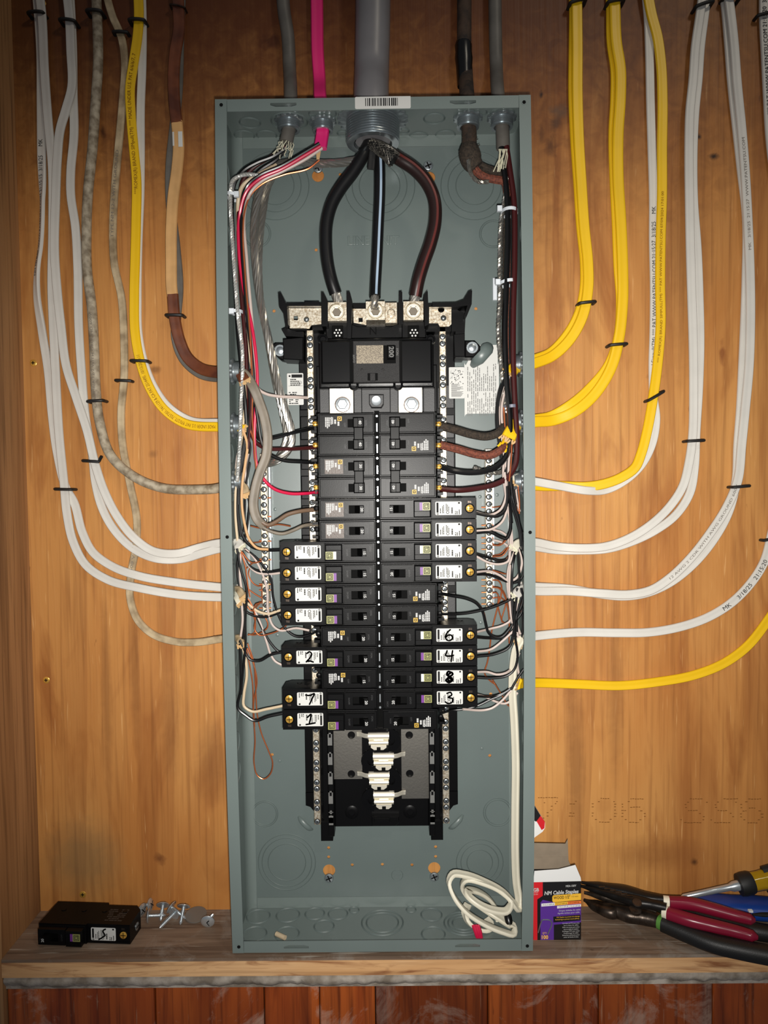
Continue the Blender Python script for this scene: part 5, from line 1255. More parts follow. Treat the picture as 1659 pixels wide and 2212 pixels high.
cable('white_cable', 'single white cable at the right edge coming back in below to the panel', GR, -.0040, .0118, .0048, shw,
      [(1650, -30), (1650, 40), (1654, 120), (1658, 200), (1664, 300), (1690, 500), (1712, 800), (1700, 1000), (1668, 1150), (1650, 1215), (1620, 1262), (1580, 1302), (1530, 1333), (1470, 1354), (1400, 1366), (1330, 1367), (1250, 1366, -.006), (1165, 1373, -.018), (1128, 1378, -.032)],
      inner=[ww(-.048, (1120, 1388, -.042), (1116, 1410), (1118, 1440), (1124, 1470)), bw(-.060, (1116, 1290), (1112, 1330), (1113, 1375), (1118, 1420), (1110, 1448), (1095, 1460), (1068, 1465), (1036, 1464, -.06)), ww(-.055, (1122, 1410, -.038), (1110, 1438, -.040), (1092, 1454, -.050), (1072, 1457), (1055, 1452), (1036, 1452, -.06)), bw(-.058, (1126, 1290), (1112, 1350), (1100, 1398), (1070, 1413), (1036, 1419, -.06)), ww(-.050, (1112, 1360), (1085, 1385), (1062, 1402), (1036, 1408, -.06))],
      texts=[('*** PAT WWW.PATENTSU.COM 21:15:20  3/18/25', 1655, 110, .0078, .16, ink), ('MK     3/18/25   21:15:20', 1614, 1268, .0078, .085, ink)])
cable('yellow_cable', 'single yellow cable at lower right, lowest into the panel', GR, -.0036, .0124, .0050, shy,
      [(1760, 900), (1730, 1150), (1690, 1290), (1655, 1345), (1615, 1395), (1565, 1432), (1500, 1458), (1420, 1473), (1340, 1481), (1250, 1478, -.006), (1165, 1475, -.018), (1128, 1476, -.036), (1121, 1477, -.044)],
      inner=[bw(-.056, (1122, 1476, -.046), (1110, 1482), (1090, 1496), (1068, 1504), (1036, 1504, -.06)), bw(-.060, (1122, 1476, -.046), (1105, 1487), (1080, 1503), (1058, 1512), (1036, 1523), (1010, 1531), (975, 1535), (950, 1542, -.06)), ww(-.062, (1120, 1480, -.046), (1106, 1490), (1085, 1513), (1062, 1530), (1045, 1534), (1000, 1532, -.058)), ww(-.044, (1118, 1496, -.038), (1106, 1512, -.040), (1090, 1520), (1072, 1516), (1050, 1506), (1036, 1500, -.06)), cw(-.036, (1062, 1466), (1072, 1482), (1086, 1505), (1096, 1522), (1108, 1531)), bw(-.058, (1132, 1445), (1120, 1462), (1104, 1490))])
# spare white cable down the right side, coiled in the bottom of the box
P_ = PP([(1129, 1378, -.046), (1116, 1400), (1109, 1440), (1107, 1490), (1111, 1560), (1114, 1650), (1113, 1750), (1113, 1850), (1116, 1910), (1121, 1945, -.050), (1120, 1962, -.056), (1110, 1952, -.060), (1088, 1928, -.058), (1045, 1904, -.055), (1005, 1890, -.058), (978, 1889, -.062), (970, 1905, -.068), (978, 1932, -.074), (1003, 1966, -.080), (1045, 1995, -.083), (1085, 2012, -.083), (1108, 2017, -.080), (1110, 2004, -.072), (1090, 1990, -.060),
        (1045, 1962, -.048), (1010, 1935, -.046), (998, 1912, -.050), (1008, 1900, -.056), (1045, 1908, -.058), (1082, 1926, -.058), (1103, 1948, -.062), (1096, 1966, -.070), (1066, 1966, -.076), (1030, 1950, -.076), (1012, 1934, -.070), (1012, 1924, -.060), (1032, 1926, -.050), (1060, 1945, -.040), (1075, 1975, -.034), (1068, 2000, -.036)], -.050)
Q = spline(P_, .004); o = thing('white_cable', 'spare white cable hanging down the right side and coiled in the box bottom', 'cable', P_[0]); n_ = len(Q)
def tw_(t): return .9 if t < .36 else (.9+.55*min(1, (t-.36)/.04))
fr = frames(Q, twist=tw_); m = MB(); m.sweep(fr, flatprof(.0112, .0048)); part('sheath', m, shwo, o)
m = MB(); P2 = PP([(1010, 1955, -.040), (1004, 1970, -.052), (1010, 1990, -.060), (1030, 2006, -.062), (1053, 2010, -.060), (1062, 2000, -.052), (1050, 1985, -.044)], -.05); fr2 = frames(spline(P2, .004), twist=lambda t: 1.1); m.sweep(fr2, flatprof(.0108, .0048)); part('sheath', m, shwo, o)
m = MB(); text_on(m, fr, '3/18/25     MK', path_s(fr, 1062, 1915), .0070, .0026, 1, 0, .040); part('printing', m, ink, o)
m = MB()
for k in range(3): m.sweep(frames(spline(PP([(1022+k*5, 1998, -.066), (1027+k*5, 2012, -.070), (1031+k*4, 2024, -.071), (1036+k*4, 2036, -.070)], -.06), .003), carry=True), circ(.0024, 8))
part('red_end', m, wred, o, 'pink red taped end')
m = MB(); a = U(1096, 1975, -.060); b = U(1100, 1994, -.066); m.lathe(a, b-a, [(0, .0038), (.003, .0048), (.009, .0046), (.012, .0034)], 12); part('tape_wrap', m, black_tape, o)

wires(cab0('old round grey'), [bw(-.046, (528, 950), (519, 1000), (514, 1060), (514, 1120), (520, 1160)), ww(-.050, (524, 926), (534, 960), (530, 1000), (524, 1040), (522, 1080), (528, 1130), (540, 1168), (556, 1184), (580, 1187), m=wtan, r=.0017), bw(-.044, (540, 1000), (531, 1050), (529, 1100), (527, 1150)), bw(-.042, (516, 1190), (512, 1230), (518, 1270)), ww(-.044, (520, 1195), (518, 1240), (522, 1275)), ww(-.052, (522, 1300), (524, 1340), (520, 1375)), bw(-.050, (527, 1290), (530, 1340), (524, 1380))])
wires(cab0('left cable of the first all'), [bw(-.050, (1108, 980), (1104, 1030), (1108, 1075), (1120, 1120), (1126, 1180), r=.0019), bw(-.046, (1118, 1190), (1122, 1250), (1118, 1300)), ww(-.050, (1102, 1220), (1100, 1270), (1104, 1330), (1110, 1360)), bw(-.054, (1118, 1176, -.042), (1109, 1210, -.054), (1106, 1270), (1108, 1330), (1114, 1370)), ww(-.044, (1118, 1300), (1114, 1350), (1122, 1385)), bw(-.042, (1126, 1300), (1130, 1350), (1124, 1390)), bw(-.048, (1117, 1180, -.042), (1107, 1225, -.048), (1105, 1262), (1110, 1300), (1116, 1340), (1117, 1365)), ww(-.050, (1035, 1106, -.058), (1060, 1112), (1080, 1102), (1091, 1080), (1093, 1050), (1090, 1020)), bw(-.052, (1035, 1108, -.060), (1055, 1114), (1075, 1115), (1090, 1104), (1096, 1080), (1096, 1050), r=.0019), ww(-.056, (1036, 1147, -.060), (1062, 1143), (1084, 1128), (1094, 1106), (1096, 1075)), bw(-.056, (1036, 1151, -.060), (1060, 1150), (1080, 1160), (1094, 1164), (1101, 1152), (1103, 1110), (1100, 1060, -.050), (1097, 1010, -.046), r=.0019), ww(-.052, (1038, 1202, -.058), (1058, 1216), (1078, 1219), (1098, 1212), (1102, 1190))])
# ---- bare copper tails standing in the ground bars, and odd tails of the upper left cables
def gtails(bar, pxl, pxr, ys, side):
    for y in ys:
        m = MB(); a = U(pxl, y, -.0135); b = U(pxr, y+rnd.uniform(-1, 1), -.0135); m.cyl(a, b, .0009, 7); part('copper_tail', m, copper, bar)
gb = [o_ for o_ in bpy.data.objects if o_.name.startswith('ground_bar')]
gb.sort(key=lambda o_: o_.location.x)
gtails(gb[0], 560, 586, (1076, 1116, 1136, 1168, 1208, 1262, 1275, 1300, 1314), -1)
gtails(gb[1], 1040, 1066, (1096, 1135, 1162, 1174, 1187, 1253, 1266, 1280, 1292, 1305), 1)
wires(gb[1], [cw(-.030, (1064, 1253, -.0135), (1076, 1254), (1083, 1264), (1083, 1282), (1077, 1305), (1069, 1335), (1062, 1365), (1058, 1400), (1053, 1430), (1047, 1455), (1056, 1468), (1072, 1480), r=.0010), cw(-.026, (1064, 1267, -.0135), (1080, 1270), (1090, 1282), (1096, 1305), (1100, 1322)), cw(-.024, (1064, 1292, -.0135), (1082, 1291), (1092, 1302), (1088, 1322), (1084, 1340), (1090, 1346)), cw(-.028, (1064, 1096, -.0135), (1083, 1093), (1096, 1085)), cw(-.030, (1064, 1178, -.0135), (1075, 1177), (1092, 1166)), cw(-.030, (1064, 1200, -.0135), (1080, 1197), (1096, 1182)), cw(-.030, (1064, 1232, -.0135), (1080, 1237), (1094, 1240))])
wires(gb[0], [cw(-.030, (566, 1265, -.0135), (558, 1266), (545, 1258), (537, 1240), (540, 1225)), cw(-.030, (566, 1292, -.0135), (552, 1284), (535, 1272)), cw(-.030, (566, 1300, -.0135), (556, 1308), (548, 1325), (552, 1350), (548, 1368), (535, 1372)), cw(-.028, (570, 1330), (578, 1345), (578, 1355), (565, 1366), (548, 1372), (536, 1370)), cw(-.030, (566, 1170, -.0135), (545, 1172), (536, 1168)), cw(-.030, (566, 1208, -.0135), (545, 1217), (532, 1228)), cw(-.026, (566, 1262, -.0135), (566, 1290), (570, 1320))])
wires(gb[1], [ww(-.040, (1064, 1144, -.020), (1085, 1150), (1096, 1160), (1100, 1180)), ww(-.040, (1064, 1166, -.020), (1080, 1170), (1095, 1178), (1101, 1200))])

# ================================================================== staples over the cables
def staple(px, py, ang, hw, hh, label, mat=rubber, name='cable_staple', r=.0020, kick=0.0):
    c = U(px, py, -.004); a = math.radians(ang); ca, sa = math.cos(a), math.sin(a)
    def P(u, y): return Vector((c.x+ca*u, y, c.z+sa*u))
    pts = [P(-hw, .004), P(-hw, -hh*.5), P(-hw*.93, -hh*.92), P(-hw*.6, -hh), P(0, -hh-.0006), P(hw*.6, -hh), P(hw*.93, -hh*.92), P(hw, -hh*.5), P(hw, .004)]
    if kick: pts = pts[:-2]+[P(hw*1.02, -hh*.7)+Vector((0, 0, kick*.5)), P(hw*1.1, -hh*.5)+Vector((0, 0, kick))]
    m = MB(); m.sweep(frames(spline(pts, .0018), carry=True), [(x*1.0, y*1.25) for x, y in circ(r, 9)])
    return single(name, m, mat, label, 'cable staple', 'staples holding the cables to the plywood')
for s in ((83, 36, 2, .0092, .0135, 'black cable staple at the top of the leftmost pair of white cables'),
          (152, 54, -6, .0094, .0150, 'black cable staple at the top of the second pair of white cables from the left'),
          (209, 34, -3, .0090, .0150, 'black cable staple at the top of the round grey cable on the left'),
          (262, 73, -3, .0088, .0080, 'black cable staple at the top of the narrow tan cable'),
          (300, 52, -2, .0095, .0135, 'black cable staple at the top of the left yellow cable'),
          (143, 1057, -2, .0110, .0135, 'black cable staple low on the leftmost pair of white cables'),
          (212, 868, 3, .0098, .0150, 'black cable staple low on the round grey cable on the left'),
          (268, 823, -3, .0098, .0080, 'black cable staple low on the narrow tan cable'),
          (305, 782, -2, .0104, .0135, 'black cable staple on the left yellow cable where it begins to bend'),
          (380, 684, -1, .0104, .0130, 'black cable staple on the brown painted cable'),
          (1245, 12, 12, .0098, .0140, 'black cable staple at the top of the first yellow pair on the right'),
          (1326, 12, 8, .0100, .0140, 'black cable staple at the top of the second yellow pair on the right'),
          (1516, 18, 16, .0110, .0140, 'black cable staple at the top of the nearer all white pair on the right'),
          (1575, 4, -4, .0095, .0140, 'black cable staple at the top of the farther all white pair on the right'),
          (1648, 36, 12, .0095, .0100, 'black cable staple on the white cable at the right edge'),
          (1265, 657, 5, .0100, .0140, 'black cable staple low on the first yellow pair on the right'),
          (1331, 747, 4, .0108, .0140, 'black cable staple low on the second yellow pair on the right'),
          (1412, 857, 30, .0112, .0140, 'black cable staple set aslant over a yellow and a white cable'),
          (1497, 953, 2, .0106, .0140, 'black cable staple low on the nearer all white pair on the right'),
          (1594, 1051, 4, .0106, .0145, 'black cable staple low on the farther all white pair on the right'),
          (1660, 1163, 15, .0085, .0100, 'black cable staple at the right edge above the printed white cable')):
    staple(*s)
staple(203, 997, -4, .0104, .0150, 'bent black cable staple with one leg sticking up, over two white cables', kick=.007)
staple(386, 20, -12, .0096, .0110, 'bare metal cable staple at the top of the brown cable', mat=gmet, r=.0011)

# ================================================================== cable fittings in the box walls
def gear(i, n): return 1.0 if i % 4 < 2 else 1.09
def fitting(loc, d, R, label, Lb=.012, teeth=24, name='cable_connector', bore=.72):
    d = Vector(d); o = thing(name, label, 'cable fitting', loc, 'cable fittings of the panel'); loc = Vector(loc); teeth *= 2
    m = MB(); m.lathe(loc, d, [(0, R*1.17), (.0004, R*1.21), (.0030, R*1.21), (.0038, R*1.12), (.0038, R*.9)], teeth, 0, True, True, gear); part('locknut', m, zinc, o)
    m = MB(); prof = []; t = .0035
    q_ = max(.0018, R*.09)
    while t < Lb-q_*.6: prof += [(t, R), (t+q_*.35, R), (t+q_*.5, R*.93), (t+q_*.85, R*.93)]; t += q_
    prof += [(Lb, R*.97), (Lb, R*bore), (Lb*.3, R*bore)]
    m.lathe(loc, d, prof, 28, 0, True, False); part('threaded_sleeve', m, zinc, o)
    return o
def topfit(px, py, Y, R, label, Lb=.013, teeth=24):
    q = U(px, py, Y); fitting((q.x, Y, H-.0018), (0, 0, -1), R, label, Lb, teeth)
topfit(624, 262, -.050, .0136, 'zinc fitting in the box top around the dark grey cable'); topfit(697, 270, -.046, .0128, 'zinc fitting in the box top around the pink cable')
topfit(805, 262, -.049, .0325, 'very large threaded zinc fitting in the box top around the service cable', .030, 48)
topfit(1011, 268, -.050, .0136, 'zinc fitting in the box top around the tarred cable'); topfit(1084, 268, -.050, .0136, 'zinc fitting at the right end of the box top around a grey cable')
for py, lb in ((803, 'zinc fitting in the left box wall where the brown cable enters'), (920, 'zinc fitting in the left box wall where the yellow cable enters'), (1040, 'zinc fitting in the left box wall where the round grey cable enters')):
    z = U(505, py, -.036).z; fitting((-W-bulge(z)*.4+.0020, -.037, z), (1, 0, 0), .0122, lb, .0115)
for py, lb in ((788, 'zinc fitting in the right box wall where the first yellow pair enters'), (912, 'zinc fitting in the right box wall where the second yellow pair enters'), (1040, 'zinc fitting in the right box wall where the bent yellow cable enters')):
    z = U(1130, py, -.036).z; fitting((W+bulge(z)*.4-.0020, -.037, z), (-1, 0, 0), .0122, lb, .0115)
# torn sheath ends where cables come through the walls (parts of their cables)
def cab(sub): return [o_ for o_ in bpy.data.objects if o_.get('label', '').startswith(sub)][0]
def torn(o, pts, Y, wd, th, mat, edge=None):
    P_ = PP(pts, Y); m = MB(); Q = spline(P_, .002); fr = frames(Q, carry=False)
    m.sweep(fr, flatprof(wd, th), scale=lambda t: 1+.22*max(0, t-.5)); part('sheath_end', m, mat, o)
    m = MB(); p, T, N, B = fr[-1]
    for k in range(7):
        u = (k/6-.5)*wd*1.1; a = p+B*u-T*.002; m.sweep(frames([a, a+T*.004+N*.0008, a+T*(.005+rnd.uniform(0, .004))+B*rnd.uniform(-.002, .002)], carry=True), [(-.0011, -.0003), (.0011, -.0003), (.0011, .0003), (-.0011, .0003)])
    part('paper_wrap', m, edge or kraft, o)
torn(cab('front yellow cable of the first pair'), [(1126, 790, -.038), (1112, 795, -.046), (1102, 806, -.054)], -.046, .0150, .0055, shy)
torn(cab('front yellow cable of the second pair'), [(1126, 912, -.038), (1114, 918, -.046), (1104, 934, -.056), (1098, 946, -.058)], -.048, .0165, .0060, shy)
torn(cab('hind yellow cable of the second pair'), [(1122, 922, -.034), (1104, 940, -.046), (1088, 964, -.056)], -.046, .0100, .0040, shy, shy)
torn(cab('single yellow cable'), [(1128, 1476, -.040), (1120, 1477, -.048)], -.046, .0130, .0060, shy)
torn(cab('brown painted cable'), [(516, 803, -.042), (524, 812, -.050), (529, 822, -.054)], -.05, .0120, .0050, shbr)
torn(cab('yellow flat cable with dark'), [(512, 921, -.036), (519, 924, -.044), (526, 928, -.048)], -.044, .0110, .0050, shy)
torn(cab('old round grey'), [(516, 1043, -.036), (528, 1052, -.044), (532, 1066, -.048)], -.044, .0090, .0050, sht)
torn(cab('white flat cable behind the second'), [(506, 1176, -.036), (514, 1174, -.044), (519, 1183, -.050)], -.044, .0130, .0060, shw, fibre)
torn(cab('white flat cable in front of the leftmost'), [(508, 1282, -.036), (514, 1290, -.046), (520, 1300, -.052)], -.044, .0110, .0050, shwo)
torn(cab('white flat cable, leftmost'), [(510, 1272, -.036), (517, 1275, -.048), (525, 1288, -.054)], -.044, .0085, .0050, sht)
torn(cab('narrow old tan'), [(510, 1378, -.038), (517, 1380, -.046), (521, 1390, -.050)], -.044, .0090, .0050, sht)
torn(cab('left cable of the first all'), [(1130, 1170, -.036), (1118, 1174, -.046), (1110, 1184, -.052)], -.044, .0100, .0050, shwo, fibre)
torn(cab('front cable of the white pair'), [(1130, 1272, -.036), (1122, 1276, -.046), (1113, 1288, -.054)], -.046, .0125, .0056, shw, fibre)
torn(cab('single white cable at the right'), [(1131, 1378, -.036), (1124, 1382, -.042), (1119, 1390, -.046)], -.042, .0110, .0050, shwo)
torn(cab('white cable printed with a date behind'), [(1128, 1034, -.036), (1117, 1032, -.042), (1111, 1040, -.046)], -.042, .0110, .0050, shwo)

# ================================================================== nylon ties round the wire bundles
def tie(cx, cy, Y, rw, rd, ang, label, mat=nylon, headdx=0, head=True):
    c = U(cx, cy, Y); o = thing('cable_tie', label, 'cable tie', c, 'nylon ties round the wires'); a = math.radians(ang)
    e = Vector((math.cos(a), 0, math.sin(a))); n = 20
    pts = [c+e*(rw*math.cos(2*PI*i/n))+Vector((0, -rd*math.sin(2*PI*i/n), 0)) for i in range(n+1)]
    m = MB(); up = Vector((-math.sin(a), 0, math.cos(a)))
    vs = []; fs = []
    for p in pts:
        r = (p-c).normalized()
        for k, (h, t) in enumerate(((-.0019, 0), (.0019, 0), (.0019, .0009), (-.0019, .0009))): vs.append(p+up*h+r*t)
    for i in range(n):
        for k in range(4): fs.append((i*4+k, i*4+(k+1) % 4, i*4+4+(k+1) % 4, i*4+4+k))
    m.add(vs, fs); part('strap', m, mat, o)
    if head:
        m = MB(); h = c+e*headdx+Vector((0, -rd*.75, 0)); m.box(h.x-.0030, h.x+.0030, h.y-.0030, h.y+.0020, h.z-.0034, h.z+.0034, 0, .0007); part('head', m, mat, o)
tie(503, 425, -.046, .0075, .0120, -8, 'white nylon tie high on the left wire bundle, with its head showing', headdx=.0065)
tie(512, 675, -.044, .0065, .0100, 2, 'white nylon tie lower on the left wire bundle', headdx=-.0050)
tie(1100, 459, -.046, .0095, .0150, -2, 'white nylon tie high on the right wire bundle', headdx=-.0135)
tie(1096, 612, -.044, .0100, .0150, 6, 'white nylon tie half way down the right wire bundle', headdx=-.0135)
tie(1103, 879, -.046, .0082, .0140, 2, 'grey nylon tie low on the right wire bundle', mat=gnylon, head=False)
m = MB(); 
for px, py0, py1 in ((1069, 600, 648), (1112, 600, 640)):
    a = U(px-4, py1, -.008); b = U(px+5, py0, -.008); m.box(a.x, b.x, -.0085, -.0042, a.z, b.z, 0, .0008)
single('tie_mount', m, nylon, 'white adhesive tie mount behind the right wire bundle', 'tie mount')

# ================================================================== things lying on the sill and in the box bottom
a = UZ(597, 2017, -H+.0040); b = UZ(616, 2026, -H+.0040); m = MB(); m.lathe(a, b-a, [(0, .0030), ((b-a).length, .0030)], 10); m.lathe(a-(b-a)*.02, a-b, [(0, .0018), (.0004, .0017)], 8)
single('insulation_scrap', m, wcream, 'short cream scrap of wire insulation lying in the box bottom', 'scrap')

def mscrew(px, py, dirv, Lg, R, label, lift=.0, z=None):
    p = UZ(px, py, SZ+(z if z is not None else R*.8)); d = Vector(dirv).normalized()
    o = thing('machine_screw', label, 'screw', p, 'loose screws on the sill')
    m = MB(); m.lathe(p, -d, [(0, R), (.0008, R), (.0022, R*.78), (.0030, R*.35)], 18, 0)
    x = d.orthogonal().normalized(); t = p-d*.00305
    for ax in (x, d.cross(x)):
        n = d.cross(ax)*.0006; m.add([t-ax*R*.6+n, t+ax*R*.6+n, t+ax*R*.6-n, t-ax*R*.6-n], [(0,1,2,3)], 1)
    part('head', m, [steel, dark], o)
    m = MB(); prof = []; s = 0
    while s < Lg-.003: prof += [(s, .0019), (s+.0004, .0023)]; s += .0008
    prof += [(Lg-.002, .0019), (Lg, .0006)]
    m.lathe(p, d, prof, 10); part('shank', m, steel, o)
mscrew(352, 1956, (.05, -.55, -.42), .019, .0085, 'loose screw standing on its head end by the wall, left of the pile', z=.0150)
mscrew(433, 0+1961, (-.1, 0, 0), .001, .001, 'x') if False else None
mscrew(397, 1959, (-.02, -.50, -.48), .021, .0085, 'loose screw leaning by the wall just left of the round grey slug', z=.0150)
mscrew(322, 1978, (1, .12, -.05), .021, .0088, 'loose screw lying on its side nearest the loose breaker', z=.0082)
mscrew(371, 1960, (.75, -.25, -.42), .024, .0085, 'loose screw lying across the others in the middle of the pile', z=.0150)
mscrew(375, 1974, (-.42, -.85, -.16), .026, .0082, 'loose screw pointing out of the pile towards the front', z=.0075)
mscrew(324, 1954, (-1, .1, -.15), .014, .0080, 'loose screw half hidden behind the loose breaker', z=.0120)
mscrew(449, 1990, (.28, .85, .12), .014, .0088, 'loose screw with its slotted head facing the viewer, alone at the right', z=.0082)
mscrew(306, 1966, (-1, .4, .1), .010, .0088, 'loose screw touching the back corner of the loose breaker', z=.0100)
p = UZ(423, 1977, SZ+.003); m = MB(); m.lathe(p, (.05, -.18, 1), [(0, .0140), (.0016, .0140)], 26); single('knockout_slug', m, slug, 'round grey knockout slug lying against the wall beside the screws', 'slug')

# ---- box of staples
Yf = -.070
a = U(1152, 2013, Yf); b = U(1255, 1904, Yf); zb = SZ+.0003
zt = b.z; x0_, x1_ = a.x, b.x; dx = .030
o = thing('staple_box', 'small open printed box of cable staples standing on the sill right of the panel', 'box', ((x0_+x1_)/2, Yf+dx/2, zb))
m = MB(); m.box(x0_, x1_, Yf, Yf+.0005, zb, zt); m.box(x0_, x0_+.0005, Yf, Yf+dx, zb, zt); m.box(x1_-.0005, x1_, Yf, Yf+dx, zb, zt); m.box(x0_, x1_, Yf+dx-.0005, Yf+dx, zb, zt); m.box(x0_, x1_, Yf, Yf+dx, zb, zb+.0005)
part('carton', m, cblk, o)
m = MB(); y = Yf-.0002; Wb, Hb = x1_-x0_, zt-zb
def BX(u): return x0_+Wb*u
def BZ(v): return zb+Hb*v
def shape(mat, pts, nm, par, yy): mm = MB(); mm.prism([(BX(u), BZ(v)) for u, v in pts], yy, Yf); return part(nm, mm, mat, par)
shape(cred, [(0, 0), (.085, 0), (.085, .70), (.20, .76), (.20, 1), (0, 1)], 'red_panel', o, Yf-.00012)
shape(cpur, [(.15, 0), (.43, 0), (.43, .26), (1, .30), (1, .62), (.56, .62), (.20, .69), (.15, .64)], 'purple_panel', o, Yf-.00012)
shape(cyel, [(.40, .67), (.42, .645), (1, .685), (1, .795), (.42, .765), (.40, .74)], 'amber_panel', o, Yf-.00016)
shape(cwht, [(.17, .575), (.45, .590), (.45, .640), (.17, .625)], 'white_panel', o, Yf-.00016); shape(cyel, [(.45, .590), (.72, .606), (.72, .656), (.45, .640)], 'amber_panel', o, Yf-.00018); shape(corg, [(.72, .606), (1, .622), (1, .672), (.72, .656)], 'orange_panel', o, Yf-.00018)
shape(cwht, [(.50, .540), (1, .570), (1, .612), (.50, .582)], 'white_panel', o, Yf-.0002)
shape(cblk, [(.42, .30), (.99, .33), (.99, .43), (.42, .40)], 'black_panel', o, Yf-.0002)
def bt(s, u, v, size, mat, width=None, bold=.0, shear=0, nm='printing', tilt=.055):
    mm = MB(); ca, sa = math.cos(tilt), math.sin(tilt); text(mm, s, (BX(u), Yf-.0003, BZ(v)), size, (ca, 0, sa), (-sa, 0, ca), bold=bold, width=None if width is None else width*Wb, shear=shear); part(nm, mm, mat, o)
bt('NM Cable Staples', .585, .815, .0066, wink, .72, .035, .2); bt('MDI-150Y', .79, .925, .0034, wink, .22, .02); bt('WOOD 1/2"', .60, .728, .0052, ink, .35, .02); bt('13 mm', .87, .745, .0028, ink, .13); bt('GB', .06, .86, .0060, wink, .12, .03)
bt('Gardner', .05, .815, .0020, wink, .11); bt('Bender', .05, .785, .0020, wink, .11)
bt('14-2,3 NM-B', .31, .607, .0027, ink, .24); bt('12-2,3 NM-B', .585, .622, .0027, ink, .23); bt('(10-2 NM-B)', .85, .639, .0027, ink, .23); bt('14-2 UF-B | 12-2 UF-B', .75, .576, .0027, ink, .44)
bt('Grapas aisladas de cable', .76, .510, .0030, wink, .45); bt('Agrafes isolees pour cable', .74, .465, .0030, wink, .46); bt('PVC Staples to prevent wire damage', .73, .395, .0022, yink, .48); bt('Pointed legs to prevent wood splitting', .71, .357, .0022, yink, .50)
bt('QTY', .235, .115, .0036, yink, .09, .0, 0, tilt=0); bt('100', .235, .045, .0066, yink, .135, .03, 0, tilt=0)
for k, s in enumerate(('Con lados de PVC para evitar', 'que se danen los cables', 'Patas con punta para evitar', 'que se astille la madera', 'Enveloppe PVC pour eviter', "d'endommager les cables", 'Branches pointues pour', 'eviter de fendre le bois')): bt(s, .79-.0*(k % 2), .285-.034*k, .0023, wink, .36-.05*(k % 2), tilt=.03)
mm = MB(); pts = [(.10, .13), (.16, .30), (.185, .345), (.24, .352), (.36, .335), (.385, .30), (.30, .10)]
mm.sweep(frames(spline([Vector((BX(u), Yf-.0006, BZ(v))) for u, v in pts], .001), carry=True), circ(.0008, 6)); part('staple_picture', mm, zinc, o)
m = MB(); a0 = [(BX(0), zt), (BX(1.0), zt+.0010), (BX(.985), zt+.0060), (BX(.87), zt+.0225), (BX(.52), zt+.0170), (BX(.02), zt+.0150)]
n = len(a0); m.add([(p_[0], Yf-.001-.10*(p_[1]-zt), p_[1]) for p_ in a0]+[(p_[0], Yf-.0004-.10*(p_[1]-zt), p_[1]) for p_ in a0], [list(range(n)), list(range(2*n-1, n-1, -1))]+[(i, n+i, n+(i+1) % n, (i+1) % n) for i in range(n)]); part('front_flap', m, cwht, o, 'torn white inside of the front flap')
yb = Yf+dx; a1 = U(1158, 1878, yb); b1 = U(1226, 1822, yb)
m = MB(); pts = [(x0_, zt), (x1_-.004, zt), (b1.x+.001, U(1226, 1858, yb).z), (b1.x, b1.z+.006), (b1.x-.003, b1.z), (x0_, U(1158, 1820, yb).z)]; m.prism(pts, yb-.0008, yb)
m.box(x0_, b1.x+.0005, yb-.0012, yb-.0008, U(1190, 1852, yb).z, U(1190, 1850, yb).z); part('back_flap', m, ccard, o, 'tall grey board back flap')
# corner of a printed package leaning behind the panel
P3 = [U(px, py, -.020) for px, py in ((1130, 1790), (1130, 1700), (1177, 1776), (1177, 1788), (1172, 1796), (1150, 1812))]
m = MB(); m.prism([(v.x, v.z) for v in P3], -.0206, -.0200); o = single('package_card', m, cwht, 'red, white and black package corner showing behind the panel edge', 'package')
m = MB(); m.prism([(U(px, py, -.0208).x, U(px, py, -.0208).z) for px, py in ((1130, 1758), (1130, 1700), (1168, 1762), (1158, 1775))], -.0209, -.0206); part('black_panel', m, cblk, o)
m = MB(); m.prism([(U(px, py, -.0208).x, U(px, py, -.0208).z) for px, py in ((1159, 1774), (1168, 1762), (1177, 1776), (1176, 1789), (1170, 1793))], -.0209, -.0206); part('red_panel', m, cred, o)

# ---- pliers and screwdriver
def blob(pts, prof_n, mat, name, par, rw=None):
    # a tapered round bar through (point, half width, half height)
    Q = spline([Vector(p[:3]) for p in pts], .003); n = len(Q); m = MB(); vs = []; fs = []; k = prof_n
    # radii interpolated by nearest control span
    cum = [0]
    for i in range(1, n): cum.append(cum[-1]+(Q[i]-Q[i-1]).length)
    ctrl = [0]
    for p in pts[1:]:
        best = min(range(n), key=lambda i: (Q[i]-Vector(p[:3])).length); ctrl.append(cum[best])
    fr = frames(Q, ref=(0, 0, 1))
    for i, (p, T, N, B) in enumerate(fr):
        s = cum[i]; j = 0
        while j < len(ctrl)-2 and s > ctrl[j+1]: j += 1
        q = (s-ctrl[j])/max(1e-6, ctrl[j+1]-ctrl[j]); q = min(1, max(0, q)); q = q*q*(3-2*q)
        a = pts[j][3]+(pts[j+1][3]-pts[j][3])*q; b = pts[j][4]+(pts[j+1][4]-pts[j][4])*q
        for c in range(k):
            an = 2*PI*c/k; e = 1.0
            vs.append(p+B*(a*math.copysign(abs(math.cos(an))**.8, math.cos(an)))+N*(b*math.copysign(abs(math.sin(an))**.8, math.sin(an))))
    for i in range(n-1):
        for c in range(k): d = (c+1) % k; fs.append((i*k+c, i*k+d, (i+1)*k+d, (i+1)*k+c))
    fs.append(list(range(k-1, -1, -1))); fs.append(list(range((n-1)*k, n*k)))
    m.add(vs, fs); return part(name, m, mat, par)
def Pz(px, py, h): return tuple(UZ(px, py, SZ+h))
